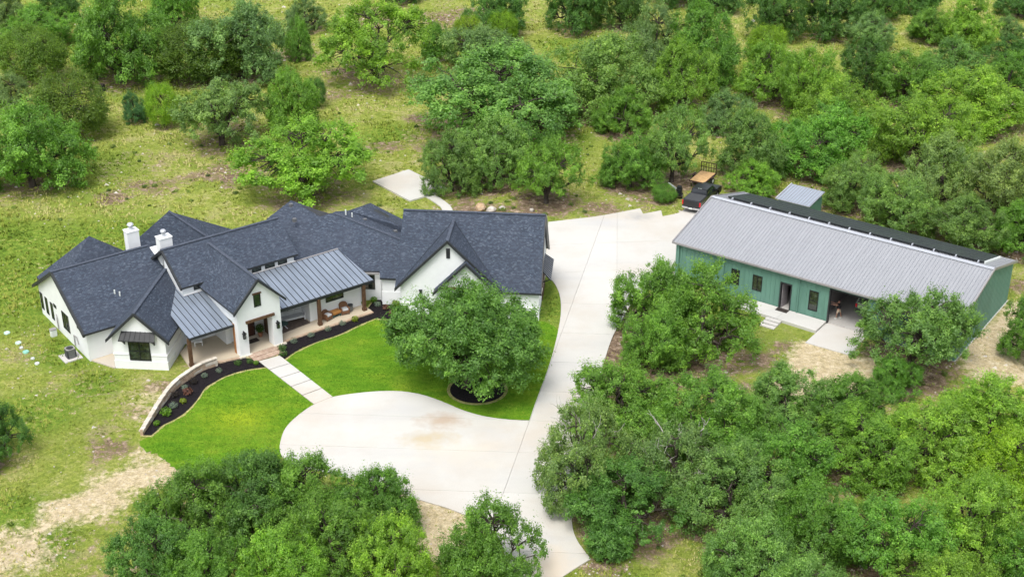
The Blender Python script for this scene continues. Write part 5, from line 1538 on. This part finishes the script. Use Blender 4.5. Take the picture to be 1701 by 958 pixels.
for s in (-1, 1):
    MB(pm).ball((-.108, -.03 + s * .033, 1.685), .008, .012, .008, 6, 4).build('eye', 'car_black', pn)
    MB(pm).ball((-.03, -.025 + s * .085, 1.665), .025, .012, .032, 6, 4).build('ear', 'skin', pn)
MB(pm).ball((-.113, -.03, 1.615), .008, .028, .008, 8, 4).build('mouth', 'tail_red', pn)

# ---------------------------------------------------------------- trees
RB, HB = 4.0, 6.0
def grow(name, seed, nclump, nleaf, base=.14, kind='oak', size=.135, spread=1.0, lift=0.0):
    rng = np.random.default_rng(seed)
    C = []
    # lobes: a crown is a handful of big boughs, each carrying its clumps
    nb = int(rng.integers(7, 10)) if kind != 'cedar' else 1
    lob = []
    for i in range(nb):
        a = 2 * pi * i / nb + rng.uniform(-.35, .35)
        lob.append((RB * .56 * cos(a) * rng.uniform(.7, 1.2), RB * .56 * sin(a) * rng.uniform(.7, 1.2), HB * (rng.uniform(.25, .60) + lift), RB * rng.uniform(.33, .54)))
    if kind in ('oak', 'dead') and lift == 0:
        for i in range(4):
            a = rng.uniform(0, 2 * pi); lob.append((RB * .68 * cos(a), RB * .68 * sin(a), HB * rng.uniform(.16, .26), RB * rng.uniform(.26, .36)))
    lob.append((rng.uniform(-.4, .4), rng.uniform(-.4, .4), HB * .62, RB * .50))
    if kind != 'cedar': lob.append((rng.uniform(-1.3, 1.3), rng.uniform(-1.3, 1.3), HB * .70, RB * .38))
    for k in range(nclump):
        if kind == 'cedar':
            t = rng.uniform(-.75, 1); a = rng.uniform(0, 2 * pi)
            rr = RB * .82 * math.sqrt(max(0, 1 - abs(t) ** 2.2)) * rng.uniform(.85, 1.05)
            c = (rr * cos(a), rr * sin(a), HB * (.48 + .42 * t)); r = RB * rng.uniform(.13, .22)
            dr = np.array([cos(a) * .8, sin(a) * .8, .3 + t * .6])
        else:
            lx, ly, lz, lr = lob[rng.integers(len(lob))]
            d = rng.normal(size=3); d[2] = d[2] * .8 + .35; d /= np.linalg.norm(d)
            out = np.array([lx, ly, 0]) / (RB * .6)
            d = d + out * .35; d /= np.linalg.norm(d)
            k2 = rng.uniform(.75, 1.05)
            c = (lx + d[0] * lr * k2, ly + d[1] * lr * k2, lz + d[2] * lr * .82 * k2); r = RB * rng.uniform(.07, .16)
            c = (c[0] * spread, c[1] * spread, max(c[2], HB * base + r * .4))
            dr = d
        C.append((c, r, dr))
    tot = sum(r * r for _, r, _ in C)
    VS, TN, CL = [], [], []
    for c, r, dr in C:
        n = int(nleaf * r * r / tot)
        ctone = rng.random()
        ns = max(4, int(9 * (r / (.13 * RB))))
        per = max(6, n // ns)
        for s in range(ns):
            d = rng.normal(size=3) + np.array(dr) * .8 + np.array([0, 0, .25]); d /= np.linalg.norm(d)
            sc = np.array(c) + d * r * rng.uniform(.55, 1.0) * np.array([1, 1, .8])
            sr = r * rng.uniform(.30, .55)
            p = sc + rng.normal(size=(per, 3)) * sr * .55 * np.array([1, 1, .8])
            if rng.random() < .45: p += (d + np.array([0, 0, .35])) * (rng.random(per)[:, None] ** 1.5) * sr * 2.1
            nr = (p - np.array(c)) / r * .7 + rng.normal(size=(per, 3)) * .55 + np.array([0, 0, .85])
            VS.append(leaves_at(p, nr, size, rng))
            st = np.clip(ctone * .55 + rng.random() * .45, 0, 1)
            TN.append(rng.random(per)); CL.append(np.full(per, st))
    V = np.concatenate(VS); 
    crown = leaf_mesh(name + '_crown', V, np.concatenate(TN), np.concatenate(CL))
    # trunk and limbs
    b = MB()
    def limb(p0, p1, r0, r1, seg, sides, wob):
        pts = [Vector(p0)]
        a, c_ = Vector(p0), Vector(p1)
        for i in range(1, seg + 1):
            t = i / seg
            q = a.lerp(c_, t) + Vector((rng.normal(), rng.normal(), rng.normal() * .5)) * wob * sin(pi * min(t, .95))
            q.z += (c_ - a).length * .10 * sin(pi * t)
            pts.append(q)
        for i in range(seg):
            b.tube(pts[i], pts[i + 1], r0 + (r1 - r0) * i / seg, r0 + (r1 - r0) * (i + 1) / seg, sides, caps=False)
        return pts
    z0 = HB * .16
    b.tube((0, 0, -.3), (0.05, 0, z0 * .5), .34, .25, 8, caps=False); b.tube((.05, 0, z0 * .5), (0, .05, z0), .25, .23, 8, caps=False)
    mains = []
    for (lx, ly, lz, lr) in lob:
        pts = limb((rng.uniform(-.08, .08), rng.uniform(-.08, .08), z0 * rng.uniform(.5, 1.0)), (lx * .85, ly * .85, lz), .15, .06, 5, 6, .22)
        mains.append(pts)
    for j, (c, r, dr) in enumerate(C):
        if j % 6 == 0:
            q = Vector(c) + Vector(dr) * r * 1.5; limb(c, q, .016, .006, 2, 3, .05)
        if j % (1 if kind == 'sparse' else 2): continue
        best = min((q for pts in mains for q in pts[2:]), key=lambda q: (q - Vector(c)).length)
        limb(best, c, .05, .016, 3, 4, .12)
    me = b.build(name + '_trunk_proto', 'bark', None, smooth=True, recalc=False)
    trunk = me.data; bpy.data.objects.remove(me)
    dead = None
    if kind in ('dead',):
        b = MB()
        for i in range(16):
            a = rng.uniform(0, 2 * pi); h = rng.uniform(.45, .85) * HB; rr = RB * rng.uniform(.2, .95)
            p = Vector((rr * cos(a) * .7, rr * sin(a) * .7, h * .85)); q = p + Vector((cos(a) * rng.uniform(.3, 1.0), sin(a) * rng.uniform(.3, 1.0), rng.uniform(.1, .9)))
            limb(p, q, .045, .018, 3, 4, .12)
            for k in range(3):
                limb(p.lerp(q, rng.uniform(.4, 1)), q + Vector((rng.normal() * .5, rng.normal() * .5, rng.normal() * .3 + .2)), .02, .008, 2, 4, .08)
        me = b.build(name + '_dead_proto', 'dead_wood', None, recalc=False)
        dead = me.data; bpy.data.objects.remove(me)
    return crown, trunk, dead
SP = {
    'o': [grow('oak_a', 11, 250, 64000, base=.05, size=.078), grow('oak_b', 12, 235, 62000, base=.05, size=.078), grow('oak_c', 13, 260, 64000, base=.05, size=.078), grow('oak_d', 17, 240, 62000, base=.05, size=.078), grow('oak_e', 19, 240, 60000, base=.08, size=.078)],
    's': [grow('open_oak_a', 14, 130, 40000, base=.16, kind='sparse', size=.08), grow('open_oak_b', 15, 140, 42000, base=.16, kind='sparse', size=.08)],
    'K': [grow('bare_oak', 16, 140, 38000, base=.08, kind='dead', size=.078)],
    'c': [grow('cedar_a', 21, 200, 46000, kind='cedar', size=.08), grow('cedar_b', 22, 190, 44000, kind='cedar', size=.08)],
}
TINT = {'M': (.118, .265, .036), 'B': (.165, .325, .038), 'G': (.150, .265, .085), 'D': (.078, .190, .034), 'L': (.138, .270, .060), 'Y': (.165, .30, .018),
        'C': (.095, .180, .020), 'S': (.070, .180, .060), 'P': (.190, .305, .085), 'K': (.135, .240, .065)}
for _k in TINT: TINT[_k] = (TINT[_k][0] * 1.15, TINT[_k][1] * 1.07, TINT[_k][2] * 1.18)
def put_tree(x, y, R, H, tint, shape, label, mesh=None, cat='tree', name=None, rot=None):
    if mesh is None:
        key = {'L': 'o', 'o': 'o'}.get(shape, shape)
        mesh = random.choice(SP[key])
    z = float(HT(np.array(x), np.array(y))[0])
    rz = random.uniform(0, 360) if rot is None else rot
    nm = name or {'c': 'cedar_tree'}.get(shape, 'oak_tree')
    m = frame(x, y, rz, z - .02)
    t = thing(nm, label, cat, m, 'trees round the property')
    t.scale = (R / RB, R / RB, H / HB)
    k = random.uniform(.88, 1.14)
    c = TINT[tint]
    for nm2, me in (('crown', mesh[0]), ('trunk', mesh[1]), ('dead_branches', mesh[2])):
        if me is None: continue
        o = bpy.data.objects.new(nm2, me); COL.objects.link(o); o.parent = t
        if nm2 == 'dead_branches': o['kind'] = 'stuff'
        if nm2 == 'crown': o.color = (c[0] * k * random.uniform(.92, 1.08), c[1] * k, c[2] * k, 1)
    return t
for (x, y, R, H, tint, shape, label) in TREES:
    sh2 = 'K' if (tint == 'K' and y < 100) else shape
    cat = 'bush' if ('bush' in label.split()) else 'tree'
    if H < 3.2 and cat == 'bush': put_tree(x, y, R * .95, H * .8, 'M', sh2, label, cat='bush', name='bush', mesh=SP['c'][0])
    else: put_tree(x, y, R * (.99 if any(q in label for q in ('in front of the workshop', 'before the workshop', 'gravel apron', 'by the workshop', 'slab', 'separate')) else (1.12 if (y < 92 and x > 11) else 1.08 if y < 110 else (.96 if y > 155 else 1.0))), H * 1.05, tint, sh2, label)
SP['main'] = grow('lawn_oak', 33, 320, 115000, lift=.01, base=.13, size=.072)
TINT['O'] = (.118, .250, .050)
put_tree(-3.6, 93.95, 5.6, 9.4, 'O', 'o', 'big green oak standing alone in the front lawn on a round black mulch bed', mesh=SP['main'], rot=40)

# ---------------------------------------------------------------- young shrubs and stones in the black beds
def shrub_mesh(name, seed, n, size):
    rng = np.random.default_rng(seed)
    V = leaf_cluster(n, (0, 0, .24), .36, size, rng, .75)
    V[:, :, 2] = np.maximum(V[:, :, 2], .0)
    return leaf_mesh(name, V, rng.random(n), rng.random(n))
SH = [shrub_mesh('shrub_a', 1, 260, .06), shrub_mesh('shrub_b', 2, 320, .05), shrub_mesh('shrub_c', 3, 200, .085)]
HUE = {'grey': (.17, .23, .20), 'green': (.07, .15, .04), 'bright': (.12, .25, .025), 'yellow': (.20, .27, .025), 'dark': (.035, .03, .03), 'red': (.16, .075, .06)}
SHRUBS = [(-22.2, 97.5, 'green', .9, 'grey green shrub third from the steps in the left bed'), (-21.3, 97.8, 'green', .85, 'small dark green shrub second from the steps in the left bed'), (-20.75, 97.55, 'bright', .7, 'bright little shrub next to the steps in the left bed'),
          (-23.5, 96.3, 'grey', .8, 'silver round shrub fourth from the steps in the left bed'), (-24.5, 95.5, 'grey', .8, 'silver round shrub fifth from the steps in the left bed'), (-25.2, 94.5, 'dark', 1.1, 'blackish shrub against the bend of the stone wall'),
          (-25.7, 93.6, 'grey', .85, 'silver shrub right beside the red leaved one'), (-25.3, 92.9, 'red', 1.1, 'red leaved shrub in the left bed'), (-26.2, 92.5, 'dark', 1.0, 'blackish shrub by the stone wall below the red leaved one'),
          (-25.4, 91.6, 'yellow', .8, 'yellow green shrub on the lawn side of the left bed'), (-26.0, 90.9, 'grey', 1.0, 'larger silver shrub below the yellow green one'), (-26.3, 89.8, 'bright', 1.25, 'spiky bright green shrub near the low end of the wall'),
          (-26.7, 88.4, 'bright', .75, 'last little green shrub at the tip of the left bed'), (-19.0, 99.9, 'green', 1.1, 'dark green shrub by the right corner of the entry'), (-18.75, 99.0, 'green', 1.0, 'dark green shrub beside the right of the front steps'),
          (-18.2, 101.2, 'grey', .95, 'silver shrub first from the entry along the porch bed'), (-16.9, 102.2, 'grey', .9, 'silver shrub second from the entry along the porch bed'), (-15.6, 103.3, 'grey', .9, 'silver shrub third from the entry along the porch bed'),
          (-14.5, 104.3, 'grey', .9, 'silver shrub fourth from the entry along the porch bed'), (-13.5, 105.0, 'yellow', .95, 'yellow green shrub in the row along the porch bed'), (-11.8, 107.8, 'grey', .9, 'silver shrub in the corner past the last porch post'),
          (-12.2, 108.6, 'bright', 1.0, 'bright shrub under the window beyond the porch end'), (-10.2, 107.9, 'yellow', 1.0, 'yellow shrub against the wall next to the garage gable'), (-11.0, 107.2, 'red', .9, 'reddish shrub between the silver and yellow shrubs by the garage'),
          (-10.4, 106.2, 'red', .9, 'rusty brown shrub at the foot of the garage corner')]
for i, (x, y, h, s, lb) in enumerate(SHRUBS):
    m = frame(x, y, random.uniform(0, 360), .05)
    t = thing('young_shrub', lb, 'shrub', m, 'young shrubs in the black beds')
    t.scale = (s, s, s)
    o = bpy.data.objects.new('foliage', SH[2] if h in ('bright', 'yellow', 'red') else SH[i % 2]); COL.objects.link(o); o.parent = t; o.color = (*HUE[h], 1)
    b = MB(m)
    for k in range(3): b.tube((0, 0, -.02), (random.uniform(-.1, .1), random.uniform(-.1, .1), .25), .015, .008, 5)
    b.build('stem', 'bark', t)
for (x, y, r, mt, lb) in ((-3.2, 128.9, .75, 'orange_rock', 'orange tinged boulder on the bank behind the garage'), (-2.1, 128.4, .55, 'rock', 'pale grey boulder right of the orange one behind the garage'), (-1.0, 128.9, .35, 'rock', 'smaller pale boulder farthest right behind the garage'),
                       (2.0, 128.6, .3, 'rock', 'low pale stone on the bank halfway to the driveway bend')):
    z = float(HT(np.array(x), np.array(y))[0])
    b = MB(frame(x, y, random.uniform(0, 90), z)); b.ball((0, 0, r * .35), r, r * .75, r * .6, 9, 6, jit=.16, rng=RNG)
    tag(b.build('boulder', mt), lb, 'boulder', 'boulders on the bank')

m = frame(-51.5, 166.8, 10, float(HT(np.array(-51.5), np.array(166.8))[0]))
t = thing('tree_stump', 'short blackened stump on bare soil in the gap of the left woods', 'tree stump', m)
MB(m).tube((0, 0, -.2), (0, 0, .9), .42, .34, 10).build('stump_wood', 'rubber', t)
MB(m).tube((0, 0, .9), (0, 0, .93), .3, .28, 10).build('cut_face', 'bark', t)
# ---------------------------------------------------------------- grass, pebbles and brush
def free(x, y, pad=.25):
    _, soil, sand, lush, d = HT(x, y)
    return d > pad, soil, sand, lush
def scatter(n, rng):
    y = 66 + (210 - 66) * rng.random(n) ** 1.35
    half = y * .41 + 6
    x = rng.uniform(-1, 1, n) * half
    return x, y
def blades(name, x, y, z, h, w, tn, nbl, label, rng, mat='tuft'):
    n = len(x); V = []
    for k in range(nbl):
        a = rng.uniform(0, 2 * pi, n); bx, by = x + rng.normal(0, .07, n), y + rng.normal(0, .07, n); lean = rng.uniform(.3, 1.1, n) * h
        V.append(np.stack([np.stack([bx - w * np.sin(a), by + w * np.cos(a), z - .01], 1), np.stack([bx + w * np.sin(a), by - w * np.cos(a), z - .01], 1), np.stack([bx + lean * np.cos(a), by + lean * np.sin(a), z + h * .9], 1)], 1))
    V = np.concatenate(V); N = len(V)
    me = bpy.data.meshes.new(name)
    me.vertices.add(N * 3); me.vertices.foreach_set('co', V.reshape(-1).astype(np.float32))
    me.loops.add(N * 3); me.loops.foreach_set('vertex_index', np.arange(N * 3))
    me.polygons.add(N); me.polygons.foreach_set('loop_start', np.arange(0, N * 3, 3)); me.polygons.foreach_set('loop_total', np.full(N, 3)); me.update()
    at = me.attributes.new('tone', 'FLOAT', 'FACE'); at.data.foreach_set('value', np.tile(tn, nbl).astype(np.float32))
    me.materials.append(MAT[mat])
    o = bpy.data.objects.new(name, me); COL.objects.link(o); o['kind'] = 'stuff'; o['label'] = label
t_ = NT('turf_blades', .9, 0, .1); a_ = t_.n('ShaderNodeAttribute'); a_.attribute_name = 'tone'
t_.color(t_.ramp(a_.outputs['Fac'], [(0, rgb(.05, .14, .012)), (.5, rgb(.11, .24, .016)), (1, rgb(.25, .33, .04))])); MAT['turf'] = t_.m
rng = np.random.default_rng(8)
gx, gy = rng.uniform(-28, 4.2, 60000), rng.uniform(79, 107, 60000)
LL0, LR0 = chaikin(LAWN_LEFT, 2, 50), chaikin(LAWN_RIGHT, 2, 50)
near_edge = (inside(LL0, gx, gy) | inside(LR0, gx, gy)) & ~inside(MULCH_L, gx, gy) & ~inside(MULCH_R, gx, gy) & ~inside(ring, gx, gy) & ~inside(drv, gx, gy) & (dist_poly([tuple((A0 + B0) / 2), tuple((A1 + B1) / 2)], gx, gy, False) > 1.0)
gx, gy = gx[near_edge], gy[near_edge]
blades('lawn_grass', gx, gy, np.full(len(gx), .035), rng.uniform(.03, .08, len(gx)), rng.uniform(.02, .04, len(gx)), np.clip(vnoise(gx, gy, 1.6, 15) * .5 + vnoise(gx, gy, 5, 16) * .5 + rng.normal(0, .1, len(gx)), 0, 1), 3, 'short green turf of the two front lawns', rng, 'turf')
rng = np.random.default_rng(5)
x, y = scatter(130000, rng)
ok, soil, sand, lush = free(x, y)
dens = np.clip(.85 - soil * .75 - sand * .75 + lush * .3, .03, 1) * (.35 + .9 * vnoise(x, y, 2.2, 7))
ok &= rng.random(len(x)) < dens
x, y, lu = x[ok], y[ok], lush[ok]
z = HT(x, y)[0]
n = len(x); nbl = 4
sc = np.clip(y / 100, .8, 1.6)
h = rng.uniform(.07, .22, n) * sc * (.4 + 1.2 * vnoise(x, y, 3.1, 8)) * (.8 + .9 * np.clip(lu - .3, 0, 1)); w = rng.uniform(.035, .07, n) * sc
V = []
for k in range(nbl):
    a = rng.uniform(0, 2 * pi, n); ox = rng.normal(0, .09, n) * sc; oy = rng.normal(0, .09, n) * sc
    lean = rng.uniform(.3, 1.1, n) * h
    bx, by = x + ox, y + oy
    p0 = np.stack([bx - w * np.sin(a), by + w * np.cos(a), z - .02], 1)
    p1 = np.stack([bx + w * np.sin(a), by - w * np.cos(a), z - .02], 1)
    p2 = np.stack([bx + lean * np.cos(a) , by + lean * np.sin(a), z + h * .9], 1)
    V.append(np.stack([p0, p1, p2], 1))
V = np.concatenate(V)
me = bpy.data.meshes.new('field_grass')
N = len(V)
me.vertices.add(N * 3); me.vertices.foreach_set('co', V.reshape(-1).astype(np.float32))
me.loops.add(N * 3); me.loops.foreach_set('vertex_index', np.arange(N * 3))
me.polygons.add(N); me.polygons.foreach_set('loop_start', np.arange(0, N * 3, 3)); me.polygons.foreach_set('loop_total', np.full(N, 3)); me.update()
tn = np.tile(np.clip(.75 - lu * .5 + (vnoise(x, y, 4, 9) - .5) * .9 + rng.normal(0, .12, n), 0, 1), nbl)
at = me.attributes.new('tone', 'FLOAT', 'FACE'); at.data.foreach_set('value', tn.astype(np.float32))
me.materials.append(MAT['tuft'])
o = bpy.data.objects.new('field_grass', me); COL.objects.link(o); o['kind'] = 'stuff'; o['label'] = 'rough yellow green grass growing over the field'

x, y = scatter(60000, rng)
ok, soil, sand, lush = free(x, y, .1)
ok &= rng.random(len(x)) < np.clip(.05 + soil * .22 + sand * .10, 0, 1) * np.clip(vnoise(x, y, 3.5, 10) * 2.2 - .6, 0, 1)
x, y = x[ok], y[ok]; z = HT(x, y)[0]
oc = np.array([(1, 0, 0), (-.5, .87, 0), (-.5, -.87, 0), (0, 0, .6)])
V = []; F_ = []
b0 = 0
for i in range(len(x)):
    s = rng.uniform(.05, .14) * (2.0 if rng.random() < .06 else 1) * max(1, y[i] / 110); a = rng.uniform(0, 6.28)
    P = oc * s * rng.uniform(.7, 1.3, (4, 3))
    ca, sa = cos(a), sin(a)
    for p in P: V.append((x[i] + p[0] * ca - p[1] * sa, y[i] + p[0] * sa + p[1] * ca, z[i] + p[2] - .01))
    F_ += [(b0, b0 + 1, b0 + 3), (b0 + 1, b0 + 2, b0 + 3), (b0 + 2, b0, b0 + 3)]; b0 += 4
me = bpy.data.meshes.new('loose_stones'); me.from_pydata(V, [], F_); me.materials.append(MAT['rock'])
o = bpy.data.objects.new('loose_stones', me); COL.objects.link(o); o['kind'] = 'stuff'; o['label'] = 'small pale stones strewn over bare soil and grass'

x, y = scatter(6000, rng)
ok, soil, sand, lush = free(x, y, 1.0)
ok &= rng.random(len(x)) < np.clip(soil * .6 + .03, 0, 1) * ((y > 118) + .35 * (x > 4)) + (rng.random(len(x)) < .01)
x, y = x[ok], y[ok]; z = HT(x, y)[0]
VS, TN, CL = [], [], []
for i in range(len(x)):
    r = rng.uniform(.12, .38); k = int(40 + 130 * r)
    VS.append(leaf_cluster(k, (x[i], y[i], z[i] + r * .4), r, .09, rng, .6)); TN.append(rng.random(k)); CL.append(np.full(k, rng.random()))
o = bpy.data.objects.new('low_brush', leaf_mesh('low_brush', np.concatenate(VS), np.concatenate(TN), np.concatenate(CL))); COL.objects.link(o)
o.color = (.13, .20, .045, 1); o['kind'] = 'stuff'; o['label'] = 'low scrubby brush growing among the trees'
print('tris', sum(len(m.polygons) * 2 for m in bpy.data.meshes))
